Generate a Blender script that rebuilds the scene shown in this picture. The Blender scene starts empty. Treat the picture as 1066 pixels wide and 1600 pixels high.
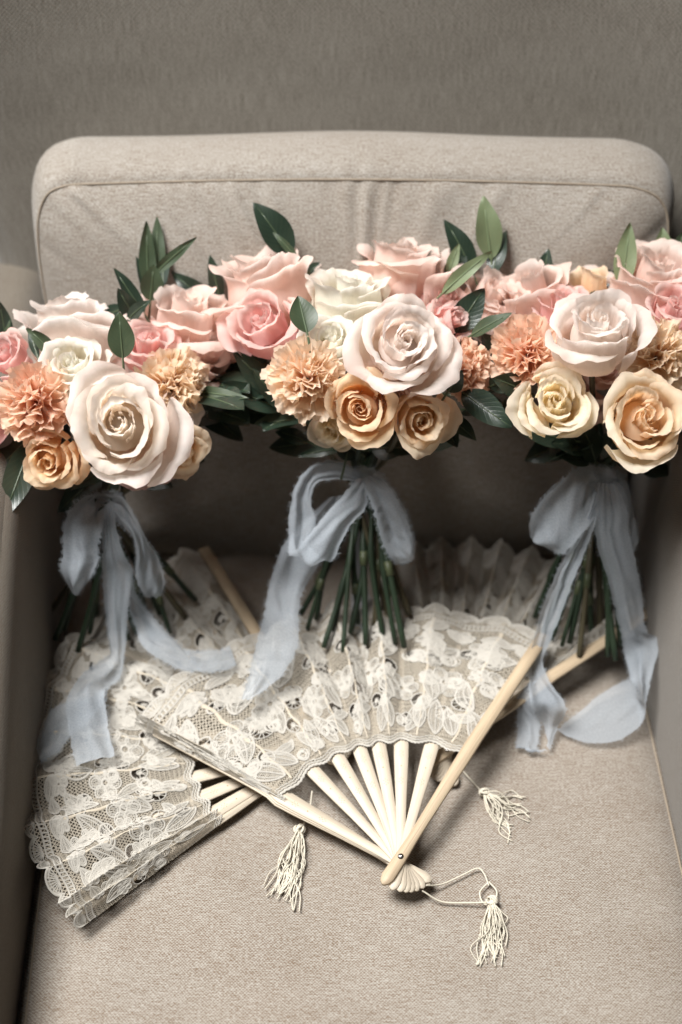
import bpy, math, random
import numpy as np
from mathutils import Vector, Matrix

scn = bpy.context.scene
COL = scn.collection
PI = math.pi

# ------------------------------------------------------------------ camera
PITCH = math.radians(42.0)
LENS, SENS = 50.0, 24.0
FOCUS = np.array([0.0, 0.0, 0.22])           # point on the chair the lens is aimed at
FWD = np.array([0.0, math.cos(PITCH), -math.sin(PITCH)])
UPV = np.array([0.0, math.sin(PITCH), math.cos(PITCH)])
RGT = np.array([1.0, 0.0, 0.0])
CAM = FOCUS - FWD * 1.11
K = SENS / LENS / 1066.0

cd = bpy.data.cameras.new("camera")
cam = bpy.data.objects.new("camera", cd)
COL.objects.link(cam)
cam.location = CAM
cam.rotation_euler = (PI / 2 - PITCH, 0, 0)
cd.lens, cd.sensor_width, cd.sensor_fit = LENS, SENS, 'HORIZONTAL'
cd.clip_start, cd.clip_end = 0.05, 60
cd.dof.use_dof = True
cd.dof.focus_distance = 1.105
cd.dof.aperture_fstop = 2.5
scn.camera = cam

# ------------------------------------------------------------------ light
w = bpy.data.worlds.new("World")
scn.world = w
w.use_nodes = True
w.node_tree.nodes["Background"].inputs[0].default_value = (0.93, 0.98, 1.0, 1)
w.node_tree.nodes["Background"].inputs[1].default_value = 0.025


def area(name, loc, target, sx, sy, power, color):
    ld = bpy.data.lights.new(name, 'AREA')
    ld.shape = 'RECTANGLE'
    ld.size, ld.size_y, ld.energy, ld.color = sx, sy, power, color
    o = bpy.data.objects.new(name, ld)
    COL.objects.link(o)
    o.location = loc
    o.rotation_euler = (Vector(target) - Vector(loc)).to_track_quat('-Z', 'Y').to_euler()
    return o


wl = area("window_light", (-1.00, -0.16, 2.75), (0.0, -0.12, 0.05), 1.35, 1.25, 31, (1.0, 0.99, 0.972))
wl.data.spread = math.radians(64)
area("side_window_light", (-1.5, 0.22, 0.95), (0.1, 0.15, 0.25), 0.6, 0.7, 5, (0.96, 0.98, 1.0))

scn.view_settings.view_transform = 'Standard'
scn.view_settings.look = 'None'
scn.view_settings.exposure = 0.0
scn.view_settings.gamma = 1.0
try:
    scn.cycles.use_denoising = True
    scn.cycles.max_bounces = 8
    scn.cycles.diffuse_bounces = 4
    scn.cycles.transparent_max_bounces = 12
except Exception:
    pass


# ------------------------------------------------------------------ helpers
def P(px, py, d):
    """a point of the room: d metres in front of the lens, from photo coordinates"""
    return CAM + FWD * d + RGT * ((px - 533) * K * d) + UPV * ((800 - py) * K * d)


def S(px, py, z=0.0):
    """a point at height z above the seat"""
    v = FWD + RGT * ((px - 533) * K) + UPV * ((800 - py) * K)
    return CAM + v * ((z - CAM[2]) / v[2])


def PD(px, py, d):
    return S(px, py, -d) if d <= 0 else P(px, py, d)


def cdir(x, y, z):
    v = RGT * x + UPV * y - FWD * z
    return v / np.linalg.norm(v)


def smooth(x):
    x = np.clip(x, 0, 1)
    return x * x * (3 - 2 * x)


def spline(pts, n):
    """Catmull-Rom through pts (k,d) resampled to n"""
    pts = np.asarray(pts, float)
    k = len(pts)
    if k == 2:
        t = np.linspace(0, 1, n)[:, None]
        return pts[0] * (1 - t) + pts[1] * t
    q = np.vstack([2 * pts[0] - pts[1], pts, 2 * pts[-1] - pts[-2]])
    t = np.linspace(0, k - 1 - 1e-9, n)
    i = t.astype(int)
    f = (t - i)[:, None]
    a, b, c, d = q[i], q[i + 1], q[i + 2], q[i + 3]
    return 0.5 * (2 * b + (c - a) * f + (2 * a - 5 * b + 4 * c - d) * f ** 2 + (3 * b - a - 3 * c + d) * f ** 3)


def wloc(o):
    v = np.zeros(3)
    while o is not None:
        v = v + np.array(o.location)
        o = o.parent
    return v


def thing(name, label, cat, loc, group=None):
    o = bpy.data.objects.new(name, None)
    o.empty_display_size = 0.02
    COL.objects.link(o)
    o.location = Vector(loc)
    o['label'] = label
    o['category'] = cat
    if group:
        o['group'] = group
    return o


def mk(name, verts, faces, mat, parent=None, uv=None, local=False, sm=True, label=None, kind=None):
    """one mesh object; verts in room coordinates unless local"""
    verts = np.asarray(verts, np.float64).reshape(-1, 3)
    org = np.zeros(3)
    if not local:
        if parent is not None:
            verts = verts - wloc(parent)
        else:
            org = verts.mean(0)
            verts = verts - org
    me = bpy.data.meshes.new(name)
    if isinstance(faces, np.ndarray):
        nf, k = faces.shape
        me.vertices.add(len(verts))
        me.vertices.foreach_set("co", verts.astype(np.float32).ravel())
        me.loops.add(nf * k)
        me.loops.foreach_set("vertex_index", faces.astype(np.int32).ravel())
        me.polygons.add(nf)
        me.polygons.foreach_set("loop_start", np.arange(0, nf * k, k, dtype=np.int32))
        me.update(calc_edges=True)
    else:
        me.from_pydata([tuple(v) for v in verts], [], [tuple(f) for f in faces])
    if uv is not None:
        uv = np.asarray(uv, np.float32).reshape(-1, 2)
        idx = np.zeros(len(me.loops), np.int32)
        me.loops.foreach_get("vertex_index", idx)
        l = me.uv_layers.new(name="UVMap")
        l.data.foreach_set("uv", uv[idx].ravel())
    if sm:
        me.polygons.foreach_set("use_smooth", np.ones(len(me.polygons), bool))
    me.update()
    o = bpy.data.objects.new(name, me)
    me.materials.append(mat)
    COL.objects.link(o)
    o.location = Vector(org)
    if parent is not None:
        o.parent = parent
    if label:
        o['label'] = label
    if kind:
        o['kind'] = kind
    return o


def gridq(n, m, off=0, closed=False):
    """quads of an n x m vertex grid (rows n, columns m)"""
    i, j = np.meshgrid(np.arange(n - 1), np.arange(m if closed else m - 1), indexing='ij')
    j2 = (j + 1) % m
    return np.stack([i * m + j, i * m + j2, (i + 1) * m + j2, (i + 1) * m + j], -1).reshape(-1, 4) + off


class Join:
    def __init__(s):
        s.v, s.f, s.u, s.n = [], [], [], 0

    def add(s, v, f, u=None):
        v = np.asarray(v, float).reshape(-1, 3)
        s.v.append(v)
        s.f.append(np.asarray(f) + s.n)
        s.u.append(np.zeros((len(v), 2)) if u is None else np.asarray(u, float).reshape(-1, 2))
        s.n += len(v)

    def out(s):
        return np.vstack(s.v), np.vstack(s.f), np.vstack(s.u)


def tube(pts, rad, sides=6):
    pts = np.asarray(pts, float)
    n = len(pts)
    rad = np.broadcast_to(np.asarray(rad, float), (n,))
    t = np.gradient(pts, axis=0)
    t /= np.linalg.norm(t, axis=1)[:, None] + 1e-12
    ref = np.array([0.31, 0.17, 0.93])
    if abs(t.mean(0) @ ref) > 0.8 * np.linalg.norm(t.mean(0)):
        ref = np.array([0.9, 0.3, 0.1])
    a = np.cross(t, ref)
    a /= np.linalg.norm(a, axis=1)[:, None] + 1e-12
    b = np.cross(t, a)
    ph = np.arange(sides) * 2 * PI / sides
    v = pts[:, None] + rad[:, None, None] * (a[:, None] * np.cos(ph)[None, :, None] + b[:, None] * np.sin(ph)[None, :, None])
    v = v.reshape(-1, 3)
    f = gridq(n, sides, closed=True)
    # end caps as degenerate-free quads fans
    c0, c1 = len(v), len(v) + 1
    v = np.vstack([v, pts[0] - t[0] * rad[0] * .3, pts[-1] + t[-1] * rad[-1] * .3])
    cap = []
    for k in range(0, sides, 2):
        cap.append([c0, (k + 2) % sides, (k + 1) % sides, k])
        o = (n - 1) * sides
        cap.append([c1, o + k, o + (k + 1) % sides, o + (k + 2) % sides])
    f = np.vstack([f, np.array(cap)])
    L = np.concatenate([[0], np.cumsum(np.linalg.norm(np.diff(pts, axis=0), axis=1))])
    u = np.stack([np.tile(np.arange(sides) / sides, n), np.repeat(L, sides)], -1)
    u = np.vstack([u, [[0, 0], [0, 0]]])
    return v, f, u


# ------------------------------------------------------------------ materials
class NT:
    def __init__(s, name):
        s.m = bpy.data.materials.new(name)
        s.m.use_nodes = True
        s.t = s.m.node_tree
        s.t.nodes.clear()
        s.out = s.n('ShaderNodeOutputMaterial')

    def n(s, typ, **kw):
        nd = s.t.nodes.new(typ)
        for k, v in kw.items():
            setattr(nd, k, v)
        return nd

    def l(s, a, b):
        s.t.links.new(a, b)

    def math(s, op, a, b=None):
        nd = s.n('ShaderNodeMath', operation=op)
        for i, x in enumerate((a, b)):
            if x is None:
                continue
            if isinstance(x, (int, float)):
                nd.inputs[i].default_value = x
            else:
                s.l(x, nd.inputs[i])
        return nd.outputs[0]

    def noise(s, vec, scale, detail=3, rough=.55, dist=0):
        nd = s.n('ShaderNodeTexNoise')
        nd.inputs['Scale'].default_value = scale
        nd.inputs['Detail'].default_value = detail
        nd.inputs['Roughness'].default_value = rough
        nd.inputs['Distortion'].default_value = dist
        if vec is not None:
            s.l(vec, nd.inputs['Vector'])
        return nd.outputs['Fac']

    def mapv(s, vec, sc):
        nd = s.n('ShaderNodeMapping')
        nd.inputs['Scale'].default_value = sc
        s.l(vec, nd.inputs['Vector'])
        return nd.outputs[0]

    def ramp(s, fac, stops):
        nd = s.n('ShaderNodeValToRGB')
        el = nd.color_ramp.elements
        while len(el) < len(stops):
            el.new(0.5)
        for e, (p, c) in zip(el, stops):
            e.position = p
            e.color = (*c, 1)
        s.l(fac, nd.inputs[0])
        return nd.outputs[0]

    def mix(s, fac, a, b, typ='MIX'):
        nd = s.n('ShaderNodeMix', data_type='RGBA', blend_type=typ)
        for inp, x in ((nd.inputs[0], fac), (nd.inputs[6], a), (nd.inputs[7], b)):
            if isinstance(x, (int, float)):
                inp.default_value = x
            elif isinstance(x, tuple):
                inp.default_value = (*x, 1)
            else:
                s.l(x, inp)
        return nd.outputs[2]

    def bump(s, h, strength, dist):
        nd = s.n('ShaderNodeBump')
        nd.inputs['Strength'].default_value = strength
        nd.inputs['Distance'].default_value = dist
        s.l(h, nd.inputs['Height'])
        return nd.outputs[0]

    def bsdf(s, color, rough=.6, normal=None, spec=.4, sheen=0, sub=0, metal=0):
        b = s.n('ShaderNodeBsdfPrincipled')
        if isinstance(color, tuple):
            b.inputs['Base Color'].default_value = (*color, 1)
        else:
            s.l(color, b.inputs['Base Color'])
        b.inputs['Roughness'].default_value = rough
        b.inputs['Specular IOR Level'].default_value = spec
        b.inputs['Metallic'].default_value = metal
        if sheen:
            b.inputs['Sheen Weight'].default_value = sheen
        if normal is not None:
            s.l(normal, b.inputs['Normal'])
        return b.outputs[0]

    def fin(s, sh):
        s.l(sh, s.out.inputs[0])
        return s.m


def linen(name, light, dark, pitch=.0013, streak=(70, 1500), amt=1.0):
    t = NT(name)
    uv = t.n('ShaderNodeUVMap').outputs[0]
    sep = t.n('ShaderNodeSeparateXYZ')
    wob = t.noise(t.mapv(uv, (60, 60, 1)), 1.0, 2)
    t.l(uv, sep.inputs[0])
    a = t.math('SINE', t.math('ADD', t.math('MULTIPLY', sep.outputs[0], PI / pitch), t.math('MULTIPLY', wob, 6)))
    b = t.math('SINE', t.math('ADD', t.math('MULTIPLY', sep.outputs[1], PI / pitch), t.math('MULTIPLY', wob, 5)))
    wv = t.math('MULTIPLY', a, b)                                  # over-under of a plain weave
    wv01 = t.math('ADD', t.math('MULTIPLY', wv, .5), .5)
    s1 = t.noise(t.mapv(uv, (streak[0], streak[1], 1)), 1.0, 2, .6)   # slubs along the weft
    s2 = t.noise(t.mapv(uv, (430, 800, 1)), 1.0, 2, .7)            # single crossings
    s3 = t.noise(t.mapv(uv, (9, 22, 1)), 1.0, 3, .6)               # broad uneven dye
    f = t.math('ADD', t.math('MULTIPLY', s1, .55 * amt), t.math('MULTIPLY', s2, .75 * amt))
    f = t.math('ADD', f, t.math('MULTIPLY', s3, .14))
    f = t.math('ADD', f, t.math('MULTIPLY', wv01, -.26))
    col = t.ramp(f, [(.34, light), (.50, tuple(.70 * l + .30 * d for l, d in zip(light, dark))), (.76, dark)])
    h = t.math('ADD', t.math('MULTIPLY', wv01, .8), t.math('MULTIPLY', s1, .8))
    return t.fin(t.bsdf(col, .85, t.bump(h, .55, .0006), .2, sheen=.15))


def petalmat(name, base, mid, tip, blush=None, tr=.60):
    t = NT(name)
    uv = t.n('ShaderNodeUVMap').outputs[0]
    sep = t.n('ShaderNodeSeparateXYZ')
    t.l(uv, sep.inputs[0])
    obj = t.n('ShaderNodeTexCoord').outputs['Object']
    n = t.noise(obj, 60, 3)
    v = t.math('ADD', sep.outputs[1], t.math('MULTIPLY', t.math('SUBTRACT', n, .5), .35))
    col = t.ramp(v, [(.1, base), (.55, mid), (.95, tip)])
    if blush:
        bl = t.math('MULTIPLY', t.math('SUBTRACT', t.noise(obj, 26, 2), .42), 3.0)
        nd = t.n('ShaderNodeClamp')
        t.l(bl, nd.inputs[0])
        col = t.mix(t.math('MULTIPLY', nd.outputs[0], .6), col, blush)
    # faint bruises along the rim
    br = t.ramp(t.math('MULTIPLY', t.noise(obj, 170, 4, .7), sep.outputs[1]), [(.68, (1, 1, 1)), (.80, (.90, .80, .68))])
    col = t.mix(.8, col, br, 'MULTIPLY')
    rim = t.ramp(t.math('ADD', sep.outputs[1], t.math('MULTIPLY', t.math('SUBTRACT', t.noise(obj, 90, 3), .5), .25)), [(.86, (1, 1, 1)), (1.0, (.985, .93, .90))])
    col = t.mix(.9, col, rim, 'MULTIPLY')
    veins = t.noise(t.mapv(uv, (22, 3.0, 1)), 1.0, 4, .65, .6)
    nr = t.bump(t.math('ADD', t.math('MULTIPLY', veins, .8), t.math('MULTIPLY', t.noise(obj, 300, 3), .4)), .42, .0010)
    p = t.bsdf(col, .58, nr, .25, sheen=.12)
    tl = t.n('ShaderNodeBsdfTranslucent')
    t.l(col, tl.inputs[0])
    t.l(nr, tl.inputs[1])
    mx = t.n('ShaderNodeMixShader')
    mx.inputs[0].default_value = tr
    t.l(p, mx.inputs[1])
    t.l(tl.outputs[0], mx.inputs[2])
    return t.fin(mx.outputs[0])


def leafmat(name, a, b, rough=.30):
    t = NT(name)
    uv = t.n('ShaderNodeUVMap').outputs[0]
    sep = t.n('ShaderNodeSeparateXYZ')
    t.l(uv, sep.inputs[0])
    cu = t.math('ABSOLUTE', t.math('SUBTRACT', sep.outputs[0], .5))
    # side veins run forward from the midrib
    vv = t.math('SINE', t.math('MULTIPLY', t.math('SUBTRACT', t.math('MULTIPLY', sep.outputs[1], 1.0), t.math('MULTIPLY', cu, .55)), 62))
    vein = t.math('POWER', t.math('ADD', t.math('MULTIPLY', vv, .5), .5), 8)
    rib = t.math('LESS_THAN', cu, .018)
    obj = t.n('ShaderNodeTexCoord').outputs['Object']
    n = t.noise(obj, 45, 4)
    col = t.mix(n, a, b)
    col = t.mix(t.math('MULTIPLY', vein, .10), col, (.10, .14, .075))
    col = t.mix(t.math('MULTIPLY', rib, .4), col, (.16, .21, .11))
    nr = t.bump(t.math('ADD', t.math('MULTIPLY', vein, -.18), t.math('MULTIPLY', t.noise(obj, 260, 3), .5)), .45, .0006)
    p = t.bsdf(col, rough, nr, .5)
    tl = t.n('ShaderNodeBsdfTranslucent')
    tl.inputs[0].default_value = (*[1.5 * x for x in b], 1)
    mx = t.n('ShaderNodeMixShader')
    mx.inputs[0].default_value = .16
    t.l(p, mx.inputs[1])
    t.l(tl.outputs[0], mx.inputs[2])
    return t.fin(mx.outputs[0])


def plain(name, c1, c2, rough, scale=(300, 300, 300), bump=.2, spec=.4, metal=0, dist=.0004):
    t = NT(name)
    obj = t.n('ShaderNodeTexCoord').outputs['Object']
    n = t.noise(t.mapv(obj, scale), 1.0, 4, .6)
    col = t.mix(n, c1, c2)
    return t.fin(t.bsdf(col, rough, t.bump(n, bump, dist), spec, metal=metal))


def woodmat(name, c1, c2):
    t = NT(name)
    uv = t.n('ShaderNodeUVMap').outputs[0]
    n = t.noise(t.mapv(uv, (1500, 22, 1)), 1.0, 4, .6, .3)
    n2 = t.noise(t.mapv(uv, (260, 9, 1)), 1.0, 3, .6, .5)
    f = t.math('ADD', t.math('MULTIPLY', n, .6), t.math('MULTIPLY', n2, .4))
    col = t.ramp(f, [(.30, tuple(.62 * x for x in c1)), (.44, c1), (.66, c2)])
    return t.fin(t.bsdf(col, .5, t.bump(n, .5, .0004), .35))


def chiffon(name, c1, c2):
    t = NT(name)
    uv = t.n('ShaderNodeUVMap').outputs[0]
    n = t.noise(t.mapv(uv, (1, 1, 1)), 30, 3)
    th = t.noise(t.mapv(uv, (900, 900, 1)), 1.0, 2, .7)
    col = t.mix(n, c1, c2)
    nr = t.bump(th, .3, .0004)
    d = t.bsdf(col, .8, nr, .15, sheen=.25)
    tl = t.n('ShaderNodeBsdfTranslucent')
    t.l(col, tl.inputs[0])
    m1 = t.n('ShaderNodeMixShader')
    m1.inputs[0].default_value = .42
    t.l(d, m1.inputs[1])
    t.l(tl.outputs[0], m1.inputs[2])
    tp = t.n('ShaderNodeBsdfTransparent')
    m2 = t.n('ShaderNodeMixShader')
    t.l(t.math('ADD', t.math('MULTIPLY', th, .55), .13), m2.inputs[0])
    t.l(m1.outputs[0], m2.inputs[1])
    t.l(tp.outputs[0], m2.inputs[2])
    return t.fin(m2.outputs[0])


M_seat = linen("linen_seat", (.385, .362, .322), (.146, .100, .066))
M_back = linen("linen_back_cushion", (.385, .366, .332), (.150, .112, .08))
M_rest = linen("linen_backrest_shaded", (.225, .207, .178), (.066, .053, .038), pitch=.0020, streak=(1100, 45), amt=.9)  # same linen as the cushions, with the shade put into a darker colour
M_arm = linen("linen_arm_shaded", (.175, .158, .132), (.095, .072, .05))  # chair linen with the shade of the arms put into its colour
M_pipe = plain("seam_thread", (.30, .25, .19), (.20, .16, .12), .9)
M_floor = plain("floor_board", (.20, .17, .14), (.14, .115, .09), .6, (3, 60, 3), dist=.002)

PET = {
    'cream': petalmat("petal_cream", (.94, .76, .58), (.94, .84, .73), (.94, .88, .81), None),
    'creampink': petalmat("petal_cream_pink", (.94, .76, .62), (.95, .86, .79), (.95, .90, .86), (.92, .76, .70)),
    'white': petalmat("petal_white", (.89, .80, .58), (.91, .87, .76), (.91, .89, .83), None),
    'blush': petalmat("petal_blush", (.90, .61, .50), (.92, .72, .635), (.93, .825, .765), (.90, .66, .59)),
    'pink': petalmat("petal_pink", (.86, .42, .38), (.90, .58, .54), (.91, .72, .67), (.88, .52, .50)),
    'mauve': petalmat("petal_mauve", (.74, .38, .34), (.82, .52, .47), (.86, .64, .58), (.78, .44, .42)),
    'peach': petalmat("petal_peach", (.91, .56, .30), (.93, .70, .47), (.94, .81, .63), None),
    'orange': petalmat("petal_orange", (.91, .49, .23), (.93, .64, .38), (.94, .78, .57), None),
    'yellow': petalmat("petal_yellow", (.92, .70, .40), (.93, .81, .58), (.94, .87, .73), None),
    'carn': petalmat("petal_carnation", (.92, .54, .31), (.93, .67, .46), (.94, .81, .66), None, .55),
    'carnpink': petalmat("petal_carnation_coral", (.90, .44, .25), (.92, .58, .40), (.93, .74, .59), (.90, .57, .43), .55),
    'carngold': petalmat("petal_carnation_gold", (.92, .58, .33), (.93, .70, .48), (.94, .82, .66), None, .55),
}
LEAF = {
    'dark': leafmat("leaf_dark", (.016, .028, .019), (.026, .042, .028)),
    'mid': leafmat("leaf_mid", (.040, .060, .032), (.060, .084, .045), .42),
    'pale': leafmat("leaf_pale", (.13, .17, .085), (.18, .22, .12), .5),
}
M_stem = plain("stem_green", (.012, .024, .014), (.028, .042, .022), .42, (90, 90, 90))
M_stemb = plain("stem_brown", (.055, .045, .026), (.075, .065, .035), .5, (90, 90, 90))
M_node = plain("stem_node", (.05, .065, .03), (.08, .09, .045), .5)
M_rib = chiffon("ribbon_chiffon", (.515, .57, .63), (.57, .615, .665))
M_lace = plain("lace_thread", (.35, .31, .25), (.42, .375, .305), .8, (900, 900, 900), .3, .2)
M_lace2 = plain("lace_thread_beige", (.46, .40, .31), (.53, .47, .38), .8, (900, 900, 900), .3, .2)
M_motif = plain("lace_motif_thread", (.405, .38, .335), (.475, .45, .405), .8, (900, 900, 900), .3, .2)
M_stick = woodmat("fan_stick_wood", (.54, .46, .355), (.60, .53, .435))
M_guard = woodmat("fan_guard_wood", (.42, .32, .215), (.52, .42, .29))
M_hole = plain("perforation", (.30, .20, .11), (.36, .25, .14), .8)
M_metal = plain("rivet_metal", (.55, .52, .48), (.65, .62, .58), .25, metal=1.0)
M_cord = plain("cord_cotton", (.54, .49, .39), (.60, .56, .47), .75, (700, 700, 700), .5, .2)


# ------------------------------------------------------------------ the armchair
def rounded_box(x0, x1, y0, y1, z0, z1, r, name, mat, parent, skew=None, seg=6, puff=0.0, n=26):
    """a stuffed box: superellipse-rounded edges, metric UVs by dominant side"""
    J = Join()
    c = np.array([(x0 + x1) / 2, (y0 + y1) / 2, (z0 + z1) / 2])
    hs = np.array([(x1 - x0) / 2, (y1 - y0) / 2, (z1 - z0) / 2])
    for ax in range(3):
        for sg in (-1, 1):
            a, b = [(1, 2), (0, 2), (0, 1)][ax]
            def coords(h):
                inner = h - r
                k = np.concatenate([-h + r * (1 - np.cos(np.linspace(0, PI / 2, seg))) , np.linspace(-inner, inner, n)[1:-1], h - r * (1 - np.cos(np.linspace(PI / 2, 0, seg)))])
                return k
            A, B = np.meshgrid(coords(hs[a]), coords(hs[b]), indexing='ij')
            p = np.zeros(A.shape + (3,))
            p[..., a], p[..., b], p[..., ax] = A, B, sg * hs[ax]
            q = np.clip(p, -(hs - r), hs - r)
            d = p - q
            L = np.linalg.norm(d, axis=-1, keepdims=True)
            p2 = q + d / np.maximum(L, 1e-9) * r
            if puff:
                p2[..., ax] += sg * puff * (1 - (A / hs[a]) ** 2) * (1 - (B / hs[b]) ** 2)
            uv = np.stack([A, B], -1) + ax * 1.3 + sg * .37
            if ax == 0:
                uv = uv[..., ::1]
            p2 = p2 + c
            if skew is not None:
                p2 = skew(p2)
            f = gridq(A.shape[0], A.shape[1])
            if (sg > 0) == (ax == 1):
                f = f[:, ::-1]
            J.add(p2, f, uv)
    v, f, u = J.out()
    return mk(name, v, f, mat, parent, u)


chair = thing("armchair", "beige linen armchair with tall padded back and low stuffed arms", "armchair", (0.005, 0.1, -.42))


def skL(p):
    p = p.copy()
    t = (p[..., 1] - .18) / .49
    p[..., 0] += .029 * np.clip(-t, -.3, 1.4)
    return p


def slope(p, k=0):
    q = p.copy()
    d = np.clip((.12 - p[..., 1]) / .45, 0, 1)
    q[..., 2] -= .13 * smooth(d) * np.clip((p[..., 2] + .40) / .6, 0, 1)
    return q


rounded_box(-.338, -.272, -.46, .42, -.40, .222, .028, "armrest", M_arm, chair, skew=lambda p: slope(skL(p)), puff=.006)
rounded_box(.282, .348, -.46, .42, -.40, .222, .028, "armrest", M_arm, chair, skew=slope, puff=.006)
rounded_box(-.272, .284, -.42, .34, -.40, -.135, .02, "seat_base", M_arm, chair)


def skB(p):
    p = p.copy()
    p[..., 1] += (p[..., 2]) * .235
    # wings: the sides come gently forward, the edge narrows towards the arms
    p[..., 1] -= .020 * (np.abs(p[..., 0] - .005) / .30) ** 4
    z = np.clip((p[..., 2] - .20) / .16, 0, 1)
    p[..., 0] = .005 + (p[..., 0] - .005) * (.905 + .095 * z * z * (3 - 2 * z))
    return p


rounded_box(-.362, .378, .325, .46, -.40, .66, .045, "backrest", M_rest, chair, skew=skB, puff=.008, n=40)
fl = mk("floor", [(-6, -5, -.425), (6, -5, -.425), (6, 6, -.425), (-6, 6, -.425)], [(0, 1, 2, 3)], M_floor)
fl['kind'] = 'structure'

rng = np.random.default_rng(5)


# seat cushion: crowned top panel, seam, boxed band
def seat_cushion():
    yb, yf = .205, -.43
    n, m = 90, 120
    V = np.linspace(0, 1, n)
    # cross profile from the middle of the top panel over the seam into the band
    U = np.linspace(-1, 1, m)
    yy = yb + (yf - yb) * V
    t = (yy - .18) / .49
    xl = -.268 + .058 * np.clip(-t, -.3, 1.4) * .5 - .002
    xr = np.full_like(xl, .279) + .006 * np.clip(-t, 0, 1)
    J = Join()
    seam = .010
    X = xl[:, None] + (xr - xl)[:, None] * (U[None] * .5 + .5)
    Y = np.repeat(yy[:, None], m, 1)
    dl = np.minimum(X - xl[:, None], xr[:, None] - X)
    df = np.minimum(Y - yf, .1)
    d = np.minimum(dl, df)
    Z = -.024 * np.exp(-d / .022) - .004 * np.exp(-d / .07)
    Z += (.0014 * np.sin(X * 23 + 1) * np.sin(Y * 19 + 2) + .0009 * np.sin(X * 47 + Y * 31) + .0006 * np.sin(Y * 83 - X * 22 + 1)) * smooth(d / .1)
    J.add(np.stack([X, Y, Z], -1), gridq(n, m)[:, ::-1], np.stack([X, Y], -1))
    v, f, u = J.out()
    cu = mk("seat_cushion", v, f, M_seat, None, u)
    cu['label'] = "wide beige linen seat cushion under the lace fans and bouquets"
    cu['category'] = "cushion"
    # boxed band: left, front, right
    path = np.vstack([np.stack([xl, yy], -1), np.stack([np.linspace(xl[-1], xr[-1], 60)[1:], np.full(59, yf)], -1), np.stack([xr, yy], -1)[::-1][1:]])
    nrm = np.gradient(path, axis=0)
    nrm /= np.linalg.norm(nrm, axis=1)[:, None]
    out = np.stack([nrm[:, 1], -nrm[:, 0]], -1)
    prof = [(0.000, -.0285), (.0025, -.0275), (.004, -.032), (.006, -.05), (.007, -.08), (.005, -.115), (.0, -.134)]
    rows = []
    s = np.concatenate([[0], np.cumsum(np.linalg.norm(np.diff(path, axis=0), axis=1))])
    uvs = []
    for o, z in prof:
        rows.append(np.column_stack([path + out * -o * -1, np.full(len(path), z)]))
        uvs.append(np.stack([s, np.full(len(s), z)], -1))
    mk("boxing_band", np.array(rows), gridq(len(prof), len(path)), M_seat, cu, np.array(uvs))
    # welt seam just inside the edge
    pin = path - out * .0085
    zz = np.interp(.0085, [0, .01], [-.0285, -.0185])
    pts = np.column_stack([pin, np.full(len(pin), -.024 * math.exp(-.0085 / .022) - .004 * math.exp(-.0085 / .07) + .0002)])
    v, f, u = tube(pts, .0010, 6)
    mk("seam", v, f, M_pipe, cu, u)


seat_cushion()


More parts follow.
